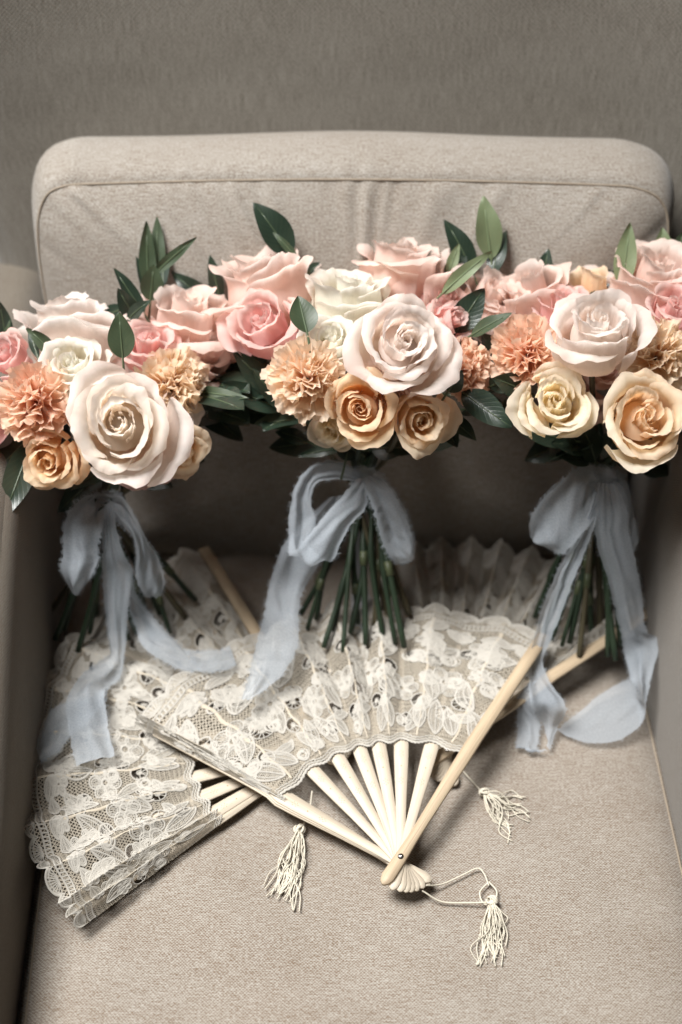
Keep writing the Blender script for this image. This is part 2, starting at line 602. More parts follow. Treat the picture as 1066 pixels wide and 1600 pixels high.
# back cushion: rounded front panel, seam, deep bulging band
def back_cushion():
    LEAN = math.radians(15)
    ex = np.array([1.0, 0, 0])
    ez = np.array([0, math.sin(LEAN), math.cos(LEAN)])
    ey = np.array([0, math.cos(LEAN), -math.sin(LEAN)])
    O = np.array([.0105, .182, .004])
    W, H = .280, .365
    # outline (x, h) of the seam, from bottom left up over the top to bottom right
    def outline(ns):
        pts = [(-W + .021, .012), (-W + .018, .12), (-W + .006, .24), (-W + .003, .31), (-W + .010, .345), (-W + .028, .359), (-W + .07, .362),
               (-.08, .365), (.05, .365), (W - .075, .361), (W - .032, .357), (W - .010, .343), (W - .003, .31), (W - .006, .24), (W - .018, .12), (W - .021, .012),
               (W - .032, .0), (W - .075, -.003), (0, -.004), (-W + .075, -.003), (-W + .032, .0), (-W + .021, .012)]
        p = spline(pts, 900)
        s = np.concatenate([[0], np.cumsum(np.linalg.norm(np.diff(p, axis=0), axis=1))])
        q = np.linspace(0, s[-1], ns)
        return np.stack([np.interp(q, s, p[:, 0]), np.interp(q, s, p[:, 1])], -1), q
    ns = 560
    ol, arc = outline(ns)
    tn = np.gradient(ol, axis=0)
    tn /= np.linalg.norm(tn, axis=1)[:, None]
    on = np.stack([-tn[:, 1], tn[:, 0]], -1)        # outward
    cen = np.array([0.0, .15])
    pk = np.random.default_rng(11)
    # pucker field along the seam
    puck = sum(np.exp(-((arc - a) / w_) ** 2) * h for a, w_, h in
               zip(pk.uniform(.28, .95, 34), pk.uniform(.004, .013, 34), pk.uniform(-.0022, .0030, 34)))
    big = np.zeros(ns)
    for x0, hgt, wd in ((-.125, .0035, .008), (-.108, .0045, .006), (-.075, .003, .007), (.012, .0042, .005), (.024, -.002, .004), (.075, .002, .008), (-.17, .0025, .01), (.13, .0025, .009)):
        big += hgt * np.exp(-((ol[:, 0] - x0) / wd) ** 2) * (ol[:, 1] > .3)
    rows, uvs = [], []
    nr = 60
    for k in range(nr):
        a = k / (nr - 1)
        sc = a ** .8
        p2 = cen + (ol - cen) * sc
        dist = np.linalg.norm(ol - cen, axis=1) * (1 - sc)
        depth = -.030 * (1 - np.exp(-dist / .05)) - .005 * smooth(dist / .15)
        fade = np.exp(-dist / .035)
        fade2 = np.exp(-dist / .085)
        depth = depth - puck * fade * (1 - np.exp(-dist / .004)) - big * fade2 * (1 - np.exp(-dist / .006))
        rows.append(O + p2[:, :1] * ex + p2[:, 1:] * ez + depth[:, None] * ey)
        uvs.append(p2)
    fp = mk("back_cushion", np.array(rows), gridq(nr, ns), M_back, None, np.array(uvs))
    fp['label'] = "boxed beige linen back cushion with puckered top seam behind the bouquets"
    fp['category'] = "cushion"
    # band
    prof = [(-.0025, .0012), (.0002, .0022), (.0035, .005), (.0075, .012), (.013, .028), (.0165, .046), (.0165, .066), (.013, .086), (.006, .104), (-.004, .118), (-.02, .128), (-.06, .134)]
    prof = spline(prof, 40)
    topness = np.clip(on[:, 1], 0, 1)
    rows, uvs = [], []
    s = np.concatenate([[0], np.cumsum(np.linalg.norm(np.diff(prof, axis=0), axis=1))])
    for (o, y), sv in zip(prof, s):
        oo = o * (.55 + 1.0 * topness) if o > 0 else np.full(ns, o)
        wr = (puck * .7 + big * .5) * math.exp(-sv / .012) * (1 - math.exp(-sv / .003))
        lump = .0012 * np.sin(arc * 21 + 1.3) * math.sin(min(sv / .13, 1) * PI)
        p2 = ol + on * (oo + wr + lump)[:, None]
        rows.append(O + p2[:, :1] * ex + p2[:, 1:] * ez + y * ey)
        uvs.append(np.stack([arc, np.full(ns, sv + .6)], -1))
    mk("boxing_band", np.array(rows), gridq(len(prof), ns)[:, ::-1], M_back, fp, np.array(uvs))
    p2 = ol - on * .0004
    v, f, u = tube(O + p2[:, :1] * ex + p2[:, 1:] * ez - .0006 * ey, .0011, 6)
    mk("seam", v, f, M_pipe, fp, u)


back_cushion()


# ------------------------------------------------------------------ flowers
def basis(face, roll):
    z = Vector(face).normalized()
    a = Vector((0, 0, 1)) if abs(z.z) < .9 else Vector((0, 1, 0))
    x = a.cross(z).normalized()
    y = z.cross(x)
    m = Matrix((x, y, z)).transposed()
    return m @ Matrix.Rotation(roll, 3, 'Z')


def petal_grid(R, t, phi, rg, open_, nu=23, nv=23, wild=1.0):
    """one rose petal in flower space; t runs 0 at the heart to 1 at the rim"""
    u = np.linspace(-1, 1, nu)[None]
    v = np.linspace(0, 1, nv)[:, None]
    jit = .4 + .6 * min(1, t * 3)
    rim = R * np.interp(t, [0, .12, .3, .5, .75, 1], [.05, .13, .27, .42, .56, .66 + .12 * open_]) * (1 + jit * rg.uniform(-.09, .09))
    zr = R * (np.interp(t, [0, .15, .35, .6, 1], [.86, .93, .96, .84, .62]) - .30 * open_ * t ** 1.3) * (1 + jit * rg.uniform(-.07, .07))
    curl = math.radians(np.interp(t, [0, .12, .28, .5, 1], [-32, -2, 38, 76, 88 + 45 * open_])) * rg.uniform(.65, 1.3)
    cl = R * np.interp(t, [0, .15, .35, .6, 1], [.10, .12, .22, .30, .38 + .08 * open_]) * rg.uniform(.8, 1.2)
    hw = np.interp(t, [0, .15, .35, .6, 1], [2.3, 1.75, 1.35, 1.08, .90]) * rg.uniform(.9, 1.12)
    skew = rg.uniform(-.35, .35)
    cp = rg.uniform(.3, 1.3)
    corner = 1 + cp * np.abs(u + skew * .5) ** 2 * (1 if t > .2 else 0)
    tipb = (.10 + .10 * rg.random()) * np.exp(-((u - skew * .5) / .22) ** 2) * (t > .22)
    ve = v * (1 - .20 * np.abs(u) ** 2.6 - .06 * skew * u + tipb * .5)
    vb = np.clip(ve / .66, 0, 1)
    vc = np.clip((ve - .66) / .34, 0, 1.15)
    p0, p1, p2 = np.array([.05 * R, 0.]), np.array([rim * 1.0 + .10 * R * min(1, t * 2), zr * .18]), np.array([rim, zr])
    r = (1 - vb) ** 2 * p0[0] + 2 * vb * (1 - vb) * p1[0] + vb ** 2 * p2[0]
    z = (1 - vb) ** 2 * p0[1] + 2 * vb * (1 - vb) * p1[1] + vb ** 2 * p2[1]
    ta = math.atan2(p2[0] - p1[0], p2[1] - p1[1])
    ang = ta + np.minimum(curl * corner * vc ** 1.5, math.radians(215))
    steps = np.diff(np.concatenate([np.zeros((1, nu)), vc * cl], 0), axis=0)
    r = r + np.cumsum(np.sin(ang) * steps, 0)
    z = z + np.cumsum(np.cos(ang) * steps, 0)
    wid = (.34 + .66 * smooth(ve / .5)) * np.sqrt(np.clip(1 - .40 * np.clip((ve - .66) / .40, 0, 1) ** 2, 0, 1))
    th = phi + u * hw * wid
    r = r + R * (.05 if t < .4 else .035) * u + R * .03 * np.abs(u) ** 2 * vc
    a1, a2, a3, a4, a5 = rg.uniform(0, 6.28, 5)
    am = R * .030 * wild * (.25 + .75 * t)
    r = r + am * np.sin(2.2 * u + a1 + 2 * v) * vb + am * .8 * np.sin(4.6 * u + a2) * vc + am * .35 * np.sin(11 * u + a5) * vc + R * .006 * np.sin(17 * u + a3 + 2 * v) * vb + R * .004 * np.sin(29 * u + a1) * vb
    z = z + R * (.016 * np.sin(11 * u + a2) + .008 * np.sin(23 * u + a4)) * vc ** 3 * wild + am * np.sin(1.7 * u + a3) * vb + am * 1.1 * np.sin(3.9 * u + a4 + v) * vc + am * .25 * np.sin(9 * u + a1) * vc ** 2
    r = r - R * .022 * wild * np.exp(-((u - skew) / .14) ** 2) * vb * (t > .25)
    r = np.maximum(r, .004 * R)
    pts = np.stack([r * np.cos(th), r * np.sin(th), z], -1)
    # the whole petal leans a little its own way
    tl = rg.normal(0, .07) * jit * wild
    e1 = np.array([math.cos(phi), math.sin(phi), 0])
    kx = np.array([-e1[1], e1[0], 0])
    pts = pts + np.sin(tl) * np.cross(kx, pts)
    uv = np.stack([np.repeat(u * .5 + .5, nv, 0), np.repeat(v, nu, 1)], -1)
    return pts, gridq(nv, nu), uv


def rose(b, px, py, d, rpx, face, pal, seed, n=24, open_=.6, roll=None, label=None, tilt_origin=.62, outer=None, sq=None):
    rg = np.random.default_rng(seed)
    R = rpx * K * d * 1.26
    n = max(13, int(round(n * .72)))
    fv = cdir(*face)
    c = P(px, py, d) - fv * R * tilt_origin
    roll = rg.uniform(0, 6.28) if roll is None else roll
    hand = 1 if rg.random() < .6 else -1
    sqx, sqy = rg.uniform(.92, 1.06), rg.uniform(.92, 1.06)
    if sq:
        sqx, sqy = sq
    off = rg.normal(0, .035, 2) * R
    shp = lambda g: (np.stack([(g[0][..., 0] + off[0] * g[0][..., 2] / R) * sqx, (g[0][..., 1] + off[1] * g[0][..., 2] / R) * sqy * hand, g[0][..., 2]], -1), g[1], g[2])
    tw = rg.uniform(1.9, 2.5)
    J = Join()
    ncore = 5
    for i in range(ncore):
        t = .04 + .155 * i / ncore
        J.add(*shp(petal_grid(R, t, i * 2.2 + rg.uniform(-.3, .3), rg, open_, wild=.9)))
    rr, aa = np.linspace(.001, .36, 7) * R, np.linspace(0, 2 * PI, 19)
    J.add(np.stack([rr[:, None] * np.cos(aa), rr[:, None] * np.sin(aa), np.repeat((.74 * R - rr ** 2 / R * 1.2)[:, None], 19, 1)], -1), gridq(7, 19), np.full((133, 2), .6))
    v, f, u = J.out()
    o = mk("rose", v, f, PET[pal], b, u, local=True, label=label)
    o.location = Vector(c - wloc(b))
    o.rotation_euler = basis(fv, roll).to_euler()
    for i in range(ncore, n):
        t = .20 + .80 * (i - ncore) / (n - 1 - ncore)
        pm = PET[outer] if (outer and i > n - 5) else PET[pal]
        v, f, u = shp(petal_grid(R, t, i * tw + rg.uniform(-.3, .3), rg, open_))
        mk("petal", v, f, pm, o, u, local=True)
    # green sepals and hip at the back
    J = Join()
    hip = [(0, 0, -.16 * R), (0, 0, -.05 * R), (0, 0, .04 * R)]
    J.add(*tube(hip, [.05 * R, .13 * R, .10 * R], 8))
    v, f, u = J.out()
    mk("calyx", v, f, M_stem, o, u, local=True)
    return o, c - fv * .1 * R


def carnation(b, px, py, d, rpx, face, pal, seed, n=32, label=None):
    rg = np.random.default_rng(seed)
    R = rpx * K * d * 1.08
    fv = cdir(*face)
    c = P(px, py, d) - fv * R * .55
    J = Join()
    J.add(*tube([(0, 0, -.55 * R), (0, 0, -.3 * R), (0, 0, .1 * R)], [.12 * R, .17 * R, .20 * R], 8))
    v, f, u = J.out()
    o = mk("carnation", v, f, M_stem, b, u, local=True, label=label)
    o.location = Vector(c - wloc(b))
    o.rotation_euler = basis(fv, rg.uniform(0, 6.28)).to_euler()
    nu, nv = 31, 10
    for i in range(n):
        t = (i + .5) / n
        pol = math.radians(6 + 92 * t ** .75) * rg.uniform(.9, 1.08)
        az = i * 2.399 + rg.uniform(-.2, .2)
        L = R * (.92 + .16 * t) * rg.uniform(.82, 1.10)
        wdt = R * (.36 + .26 * t) * rg.uniform(.85, 1.2)
        dv = np.array([math.sin(pol) * math.cos(az), math.sin(pol) * math.sin(az), math.cos(pol)])
        tw = rg.uniform(-1.0, 1.0) * (1 - t * .75)
        ta = np.array([-math.sin(az), math.cos(az), 0.])
        nb = np.cross(dv, ta)
        a_ = ta * math.cos(tw) + nb * math.sin(tw)
        b_ = -ta * math.sin(tw) + nb * math.cos(tw)
        u = np.linspace(-1, 1, nu)[None]
        v = np.linspace(0, 1, nv)[:, None]
        ph = rg.uniform(0, 6.28, 5)
        saw = np.abs(((u * 4.5 + ph[4]) % 1) - .5) * 2
        ln = 1 - .12 * u ** 2 - .05 * saw * v ** 4 + .03 * np.sin(5 * u + ph[0])
        wv = np.clip(v, 0, 1) ** 1.15
        amp = R * (.13 - .05 * t) * v ** 1.6
        ruf = amp * (np.sin(5.5 * u + ph[1]) + .65 * np.sin(10.5 * u + ph[2] + 2 * v) + .3 * np.sin(17 * u + ph[3]))
        back = R * (.10 + .16 * t) * v ** 2.4 * (1 if t > .3 else .3)
        pts = (dv * (L * v * ln)[..., None] + a_ * (u * wdt * wv)[..., None] + b_ * (ruf + back * (1 if t > .0 else 0))[..., None]
               + dv * (.6 * amp * np.cos(6.5 * u + ph[2]))[..., None])
        uv = np.stack([np.repeat(u * .5 + .5, nv, 0), np.repeat(v, nu, 1)], -1)
        mk("petal", pts, gridq(nv, nu), PET[pal], o, uv, local=True)
    return o, c - fv * .5 * R


def leaf(b, base, tip, wpx, kind, seed, nrm=None, fold=.25, droop=.12):
    """base, tip = (px, py, depth)"""
    rg = np.random.default_rng(seed)
    A, B = PD(*base), PD(*tip)
    ax = B - A
    L = np.linalg.norm(ax)
    ax /= L
    W = wpx * K * (base[2] if base[2] > 0 else 1.2) * .5
    n = cdir(*(nrm if nrm else (rg.uniform(-.4, .4), rg.uniform(-.1, .5), 1)))
    n = n - ax * (n @ ax)
    n /= np.linalg.norm(n)
    sd = np.cross(ax, n)
    nu, nv = 11, 20
    u = np.linspace(-1, 1, nu)[None]
    v = np.linspace(0, 1, nv)[:, None]
    prof = np.sin(PI * np.clip(v, 0, 1) ** .86) ** .80 * (1 - .25 * v) + .02
    prof[-1] = .012
    wav = .035 * np.sin(v * 9 + rg.uniform(0, 6)) * np.abs(u) + rg.normal(0, .10) * v ** 3 + rg.normal(0, .05) * u * v
    bend = droop * (rg.uniform(.5, 1.3)) * L * (v ** 2 - v)
    side = rg.uniform(-.08, .08) * L * (v ** 2 - v)
    hgt = fold * W * np.abs(u) ** 1.3 * prof * rg.uniform(.5, 1.4) + wav * L * .5 - bend * 1.0
    pts = A + ax * (v * L * np.ones_like(u))[..., None] + sd * (u * prof * W + side)[..., None] + n * hgt[..., None]
    uv = np.stack([np.repeat(u * .5 + .5, nv, 0), np.repeat(v, nu, 1)], -1)
    J = Join()
    J.add(pts, gridq(nv, nu), uv)
    mid = pts[:16, nu // 2] + n * .0002
    stalk = np.vstack([A - ax * .016 - n * .004, A - ax * .007 - n * .001, mid[::3]])
    tv, tf, tu = tube(stalk, np.linspace(.0011, .0004, len(stalk)), 6)
    J.add(tv, tf, np.full((len(tv), 2), .5))
    v, f, u = J.out()
    return mk("leaf", v, f, LEAF[kind], b, u)


def ribbon_strip(name, parent, secs, org, sc, seed, n=46, m=25, ripple=.0035, flip=1):
    """secs: (ax, ay, bx, by, depth or -height) along a silk ribbon"""
    rg = np.random.default_rng(seed)
    A = np.array([PD(org[0] + s[0] / sc, org[1] + s[1] / sc, s[4]) for s in secs])
    B = np.array([PD(org[0] + s[2] / sc, org[1] + s[3] / sc, s[5] if len(s) > 5 else s[4]) for s in secs])
    A, B = spline(A, n), spline(B, n)
    # frayed, slightly uneven selvedge
    e = rg.normal(0, .00035, (n, 2))
    wdir = B - A
    wl = np.linalg.norm(wdir, axis=1)[:, None] + 1e-9
    wdir = wdir / wl
    A = A + wdir * e[:, :1]
    B = B + wdir * e[:, 1:]
    q = np.linspace(0, 1, m)
    pts = A[:, None] * (1 - q)[None, :, None] + B[:, None] * q[None, :, None]
    tn = np.gradient((A + B) / 2, axis=0)
    nn = np.cross(tn, wdir)
    nn /= np.linalg.norm(nn, axis=1)[:, None] + 1e-9
    s = np.linspace(0, 1, n)[:, None]
    ph = rg.uniform(0, 6.28, 4)
    h = ripple * (np.sin(q[None] * 6.5 + ph[0] + 3 * s) * .7 + .5 * np.sin(q[None] * 11 + ph[1] - 4 * s) + .4 * np.sin(s * 14 + ph[2])) * np.minimum(1, wl / .02)
    h = h + .0011 * np.sin(q[None] * 23 + ph[3] + 5 * s + 1.5 * np.sin(q[None] * 5 + ph[1])) * (.05 + np.exp(-s / .15)) + .0006 * np.sin(q[None] * 16 - s * 38 + ph[0]) * (1 - np.abs(2 * q[None] - 1))
    pts = pts + nn[:, None] * h[..., None]
    if secs[-1][4] <= 0:
        pts[..., 2] = np.maximum(pts[..., 2], .004)
    Ls = np.concatenate([[0], np.cumsum(np.linalg.norm(np.diff((A + B) / 2, axis=0), axis=1))])
    uv = np.stack([np.repeat((q * .03)[None], n, 0), np.repeat(Ls[:, None], m, 1)], -1)
    J = Join()
    J.add(pts, gridq(n, m), uv)
    # loose threads at both edges
    for ed, sg in ((pts[:, 0], -1), (pts[:, -1], 1)):
        for k in range(170):
            i = rg.integers(0, n - 1)
            f = rg.random()
            p = ed[i] * (1 - f) + ed[i + 1] * f
            d = wdir[i] * sg * rg.uniform(.0008, .0034) + tn[i] / (np.linalg.norm(tn[i]) + 1e-9) * rg.normal(0, .0013) + nn[i] * rg.normal(0, .0007)
            t_ = tn[i] / (np.linalg.norm(tn[i]) + 1e-9) * .00016
            J.add([p - t_, p + t_, p + d + t_ * .5, p + d - t_ * .5], [[0, 1, 2, 3]], np.zeros((4, 2)))
    v, f, u = J.out()
    return mk(name, v, f, M_rib, parent, u)


def stems(b, starts, bind, bottoms, seed, zb=.028):
    rg = np.random.default_rng(seed)
    for i, (bx, by) in enumerate(bottoms):
        s = starts[i % len(starts)]
        e = S(bx, by, zb + .006 * rg.random())
        mid = bind + np.array([rg.normal(0, .006), rg.normal(0, .006), 0])
        q = mid * .5 + e * .5 + rg.normal(0, .003, 3)
        mid_up = s * .45 + mid * .55 + rg.normal(0, .002, 3)
        pts = spline([s, mid_up, mid, q, e], 26)
        r0 = rg.uniform(.0021, .0030)
        rr = np.full(26, r0) * (1 + .05 * np.sin(np.arange(26) * 1.9))
        k = rg.integers(17, 22)
        rr[k] *= 1.35
        v, f, u = tube(pts, rr, 8)
        o = mk("stem", v, f, M_stemb if rg.random() < .16 else M_stem, b, u)
        if rg.random() < .5:
            v, f, u = tube(pts[k:k + 2] * .9 + pts[k + 1:k + 3] * .1, rr[k] * 1.05, 8)
            mk("node", v, f, M_node, o, u)


def bouquet(label, px, py, d, group="bridal bouquets along the back cushion"):
    return thing("bouquet", label, "bouquet", P(px, py, d), group)


# ------------------------------------------------------------------ left bouquet
bl = bouquet("left bouquet whose big cream rose faces forward between two peach carnations", 172, 790, 1.225)
st = []
F = lambda r: st.append(r[1])
F(rose(bl, 188, 664, 1.10, 90, (.02, .10, 1), 'cream', 101, n=26, open_=.62, roll=0.0, sq=(.94, 1.10), label="big cream rose facing forward", outer='creampink'))
F(rose(bl, 118, 578, 1.145, 54, (-.05, .55, .85), 'white', 102, n=24, open_=.25, label="small white rose"))
F(rose(bl, 110, 520, 1.195, 88, (-.1, 1, .22), 'creampink', 103, n=24, open_=.7, label="wide pale rose seen from the side"))
F(rose(bl, 14, 556, 1.165, 42, (-.35, .45, .8), 'pink', 104, n=20, open_=.15, label="half closed pink rose"))
F(rose(bl, 80, 715, 1.145, 54, (-.15, -.35, .9), 'orange', 106, n=22, open_=.4, label="apricot rose tucked under the cream rose"))
F(rose(bl, 285, 500, 1.205, 80, (.15, .85, .55), 'blush', 107, n=22, open_=.65, label="wide open blush rose"))
F(rose(bl, 236, 542, 1.175, 50, (.1, .6, .8), 'pink', 108, n=20, open_=.5, label="deep pink rose half hidden"))
F(rose(bl, 285, 700, 1.155, 46, (.5, -.2, .85), 'peach', 109, n=20, open_=.4, label="peach rose at lower right"))
F(rose(bl, 222, 722, 1.155, 52, (.2, -.7, .7), 'pink', 110, n=20, open_=.7, label="coral pink rose under the cream rose"))
F(rose(bl, 312, 560, 1.20, 62, (.7, .4, .6), 'blush', 111, n=20, open_=.55))
F(rose(bl, 262, 640, 1.16, 56, (.75, -.1, .7), 'creampink', 112, n=20, open_=.6))
F(carnation(bl, 45, 622, 1.125, 58, (-.2, .12, 1), 'carnpink', 113, label="peach carnation at the left"))
F(carnation(bl, 277, 592, 1.15, 54, (.45, .25, .85), 'carngold', 114, label="pale gold carnation"))
F(rose(bl, -30, 640, 1.17, 60, (-.6, .2, .7), 'pink', 115, n=20, open_=.5))
F(rose(bl, 150, 620, 1.20, 70, (0, .3, .9), 'blush', 116, n=18, open_=.5))
for i, (a, t, wd, k) in enumerate([
    ((192, 560, 1.13), (186, 487, 1.12), 46, 'mid'), ((88, 560, 1.16), (42, 512, 1.15), 26, 'mid'), ((60, 560, 1.16), (45, 508, 1.17), 16, 'dark'),
    ((232, 455, 1.22), (228, 345, 1.215), 30, 'mid'), ((242, 450, 1.225), (246, 338, 1.22), 30, 'mid'), ((228, 460, 1.23), (218, 350, 1.23), 26, 'dark'),
    ((240, 430, 1.21), (309, 370, 1.19), 20, 'mid'), ((255, 450, 1.22), (262, 352, 1.235), 26, 'dark'),
    ((225, 490, 1.20), (176, 418, 1.19), 28, 'dark'), ((215, 500, 1.20), (184, 450, 1.18), 34, 'dark'), ((235, 470, 1.21), (240, 412, 1.2), 40, 'mid'),
    ((200, 500, 1.19), (236, 470, 1.17), 26, 'dark'),
    ((340, 480, 1.23), (268, 425, 1.23), 34, 'dark'), ((345, 470, 1.23), (328, 398, 1.22), 26, 'dark'), ((330, 470, 1.235), (300, 420, 1.24), 30, 'dark'),
    ((50, 690, 1.17), (4, 812, 1.15), 52, 'dark'), ((40, 690, 1.18), (-30, 760, 1.16), 56, 'dark'), ((20, 670, 1.18), (-40, 700, 1.16), 50, 'dark'),
    ((60, 700, 1.18), (30, 770, 1.17), 36, 'dark'), ((10, 540, 1.20), (-2, 468, 1.19), 30, 'dark'), ((0, 560, 1.2), (16, 500, 1.19), 16, 'mid'),
    ((300, 610, 1.18), (388, 622, 1.15), 24, 'mid'), ((300, 640, 1.2), (385, 655, 1.19), 28, 'dark'), ((310, 600, 1.21), (410, 640, 1.2), 46, 'dark'),
    ((160, 740, 1.21), (90, 800, 1.2), 44, 'dark'), ((180, 745, 1.22), (150, 800, 1.2), 36, 'dark'), ((210, 740, 1.22), (270, 760, 1.21), 40, 'dark'),
    ((160, 735, 1.2), (110, 770, 1.17), 36, 'dark'), ((310, 630, 1.22), (380, 690, 1.21), 52, 'dark'), ((300, 600, 1.23), (390, 590, 1.22), 56, 'dark'), ((290, 640, 1.23), (350, 660, 1.2), 50, 'dark'), ((250, 720, 1.22), (320, 720, 1.22), 44, 'dark'), ((200, 480, 1.22), (150, 500, 1.2), 30, 'dark')]):
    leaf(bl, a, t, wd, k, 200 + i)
for i, (a, t) in enumerate([((330, 600, 1.20), (390, 610, 1.17)), ((330, 580, 1.23), (400, 585, 1.21)), ((320, 620, 1.17), (380, 640, 1.14)), ((320, 560, 1.25), (400, 560, 1.24)), ((330, 640, 1.2), (390, 660, 1.18))]):
    leaf(bl, a, t, 74, 'dark', 250 + i, nrm=(-.2, .9, .5))  # extra level leaves, added in the gap to block light from above
BIND_L = P(172, 785, 1.245)
stems(bl, st, BIND_L, [(100, 985), (122, 1018), (86, 1000), (150, 960), (214, 990), (238, 1000), (266, 990), (290, 965), (306, 938), (182, 985), (226, 955), (140, 990), (250, 960), (76, 960), (200, 1000)], 31)
og, s_ = (40, 740), 2.538
rb = ribbon_strip("ribbon", bl, [(300, 78, 345, 150, 1.212), (330, 72, 340, 160, 1.205), (372, 80, 345, 150, 1.208), (400, 95, 370, 150, 1.225)], og, s_, 41, n=16)
ribbon_strip("bow_loop", rb, [(335, 85, 330, 150, 1.205), (270, 82, 310, 180, 1.200), (205, 115, 300, 235, 1.195), (155, 200, 285, 290, 1.195), (150, 310, 282, 350, 1.195), (140, 385, 250, 425, 1.20), (180, 470, 205, 488, 1.215)], og, s_, 42)
ribbon_strip("bow_loop", rb, [(315, 82, 330, 110, 1.212), (230, 95, 250, 150, 1.215), (160, 150, 190, 195, 1.22), (155, 190, 200, 300, 1.23), (170, 330, 230, 380, 1.235)], og, s_, 43, n=24)
ribbon_strip("bow_loop", rb, [(345, 90, 340, 150, 1.205), (385, 95, 365, 190, 1.200), (440, 180, 425, 250, 1.20), (490, 280, 440, 330, 1.205), (540, 365, 438, 420, 1.215), (552, 440, 470, 478, 1.225), (535, 490, 500, 492, 1.23)], og, s_, 44)
ribbon_strip("ribbon_tail", rb, [(315, 120, 350, 120, 1.20), (305, 220, 362, 220, 1.20), (305, 330, 392, 320, 1.205), (305, 410, 425, 390, 1.215), (312, 510, 408, 520, 1.225), (322, 620, 402, 640, 1.235), (335, 710, 385, 770, 1.238), (290, 745, 372, 815, 1.235), (215, 800, 335, 838, 1.228), (165, 890, 312, 850, -.048), (165, 975, 320, 950, -.040), (182, 1080, 332, 1035, -.036), (202, 1160, 352, 1112, -.036)], og, s_, 45, n=80, ripple=.0025)
ribbon_strip("ribbon_tail", rb, [(330, 850, 320, 900, -.036), (230, 900, 240, 990, -.034), (110, 938, 170, 1050, -.032), (60, 1030, 120, 1110, -.031), (35, 1070, 62, 1146, -.030)], og, s_, 46, n=30, ripple=.002)
ribbon_strip("ribbon_tail", rb, [(400, 400, 425, 395, 1.235), (405, 500, 440, 480, 1.245), (430, 590, 500, 560, 1.255), (470, 690, 570, 640, -.055), (580, 760, 625, 700, -.048), (665, 785, 690, 780, -.044)], og, s_, 47, ripple=.002)
ribbon_strip("ribbon_tail", rb, [(690, 785, 620, 700, -.044), (770, 775, 740, 700, -.044), (835, 755, 815, 695, -.046)], og, s_, 48, n=20, ripple=.0015)

# ------------------------------------------------------------------ middle bouquet
bc = bouquet("middle bouquet with one large ivory rose above two apricot roses", 562, 760, 1.225)
st = []
F(rose(bc, 626, 540, 1.10, 77, (.08, .22, 1), 'creampink', 121, n=27, open_=.62, roll=2.2, label="large ivory rose facing forward"))
F(rose(bc, 520, 538, 1.135, 46, (-.05, .45, .9), 'white', 122, n=22, open_=.15, label="small round white rose"))
F(rose(bc, 545, 475, 1.175, 84, (-.05, .95, .4), 'white', 123, n=24, open_=.7, label="white rose opened flat"))
F(rose(bc, 418, 452, 1.205, 92, (-.25, .95, .32), 'blush', 124, n=24, open_=.55, label="blush rose at upper left"))
F(rose(bc, 415, 515, 1.165, 66, (-.3, .35, .85), 'pink', 125, n=22, open_=.3, label="clear pink rose"))
F(rose(bc, 625, 428, 1.215, 88, (.08, .95, .36), 'blush', 126, n=24, open_=.55, label="blush rose at the top"))
F(rose(bc, 690, 475, 1.20, 54, (.5, .5, .7), 'mauve', 127, n=20, open_=.6, label="dusky pink rose behind"))
F(rose(bc, 700, 502, 1.165, 46, (.7, .2, .6), 'pink', 128, n=18, open_=.6))
F(rose(bc, 565, 640, 1.115, 54, (-.1, -.10, 1), 'orange', 129, n=22, open_=.3, label="apricot rose under the ivory rose"))
F(rose(bc, 655, 650, 1.125, 56, (.25, -.30, .95), 'peach', 130, n=22, open_=.35, label="pale apricot rose beside a leaf"))
F(rose(bc, 610, 610, 1.135, 66, (0, -.5, .8), 'blush', 131, n=20, open_=.7))
F(rose(bc, 520, 668, 1.15, 40, (-.4, -.5, .8), 'yellow', 132, n=18, open_=.5))
F(carnation(bc, 474, 588, 1.11, 56, (-.22, .05, 1), 'carn', 133, label="peach carnation left of the ivory rose"))
F(carnation(bc, 732, 575, 1.145, 46, (.5, .05, .85), 'carnpink', 134, label="coral carnation at the right"))
F(rose(bc, 355, 520, 1.21, 50, (-.7, .3, .5), 'blush', 135, n=18, open_=.7))
F(rose(bc, 590, 560, 1.19, 70, (0, .3, .9), 'blush', 136, n=18, open_=.5))
F(rose(bc, 765, 470, 1.215, 62, (.4, .6, .6), 'blush', 137, n=20, open_=.6))
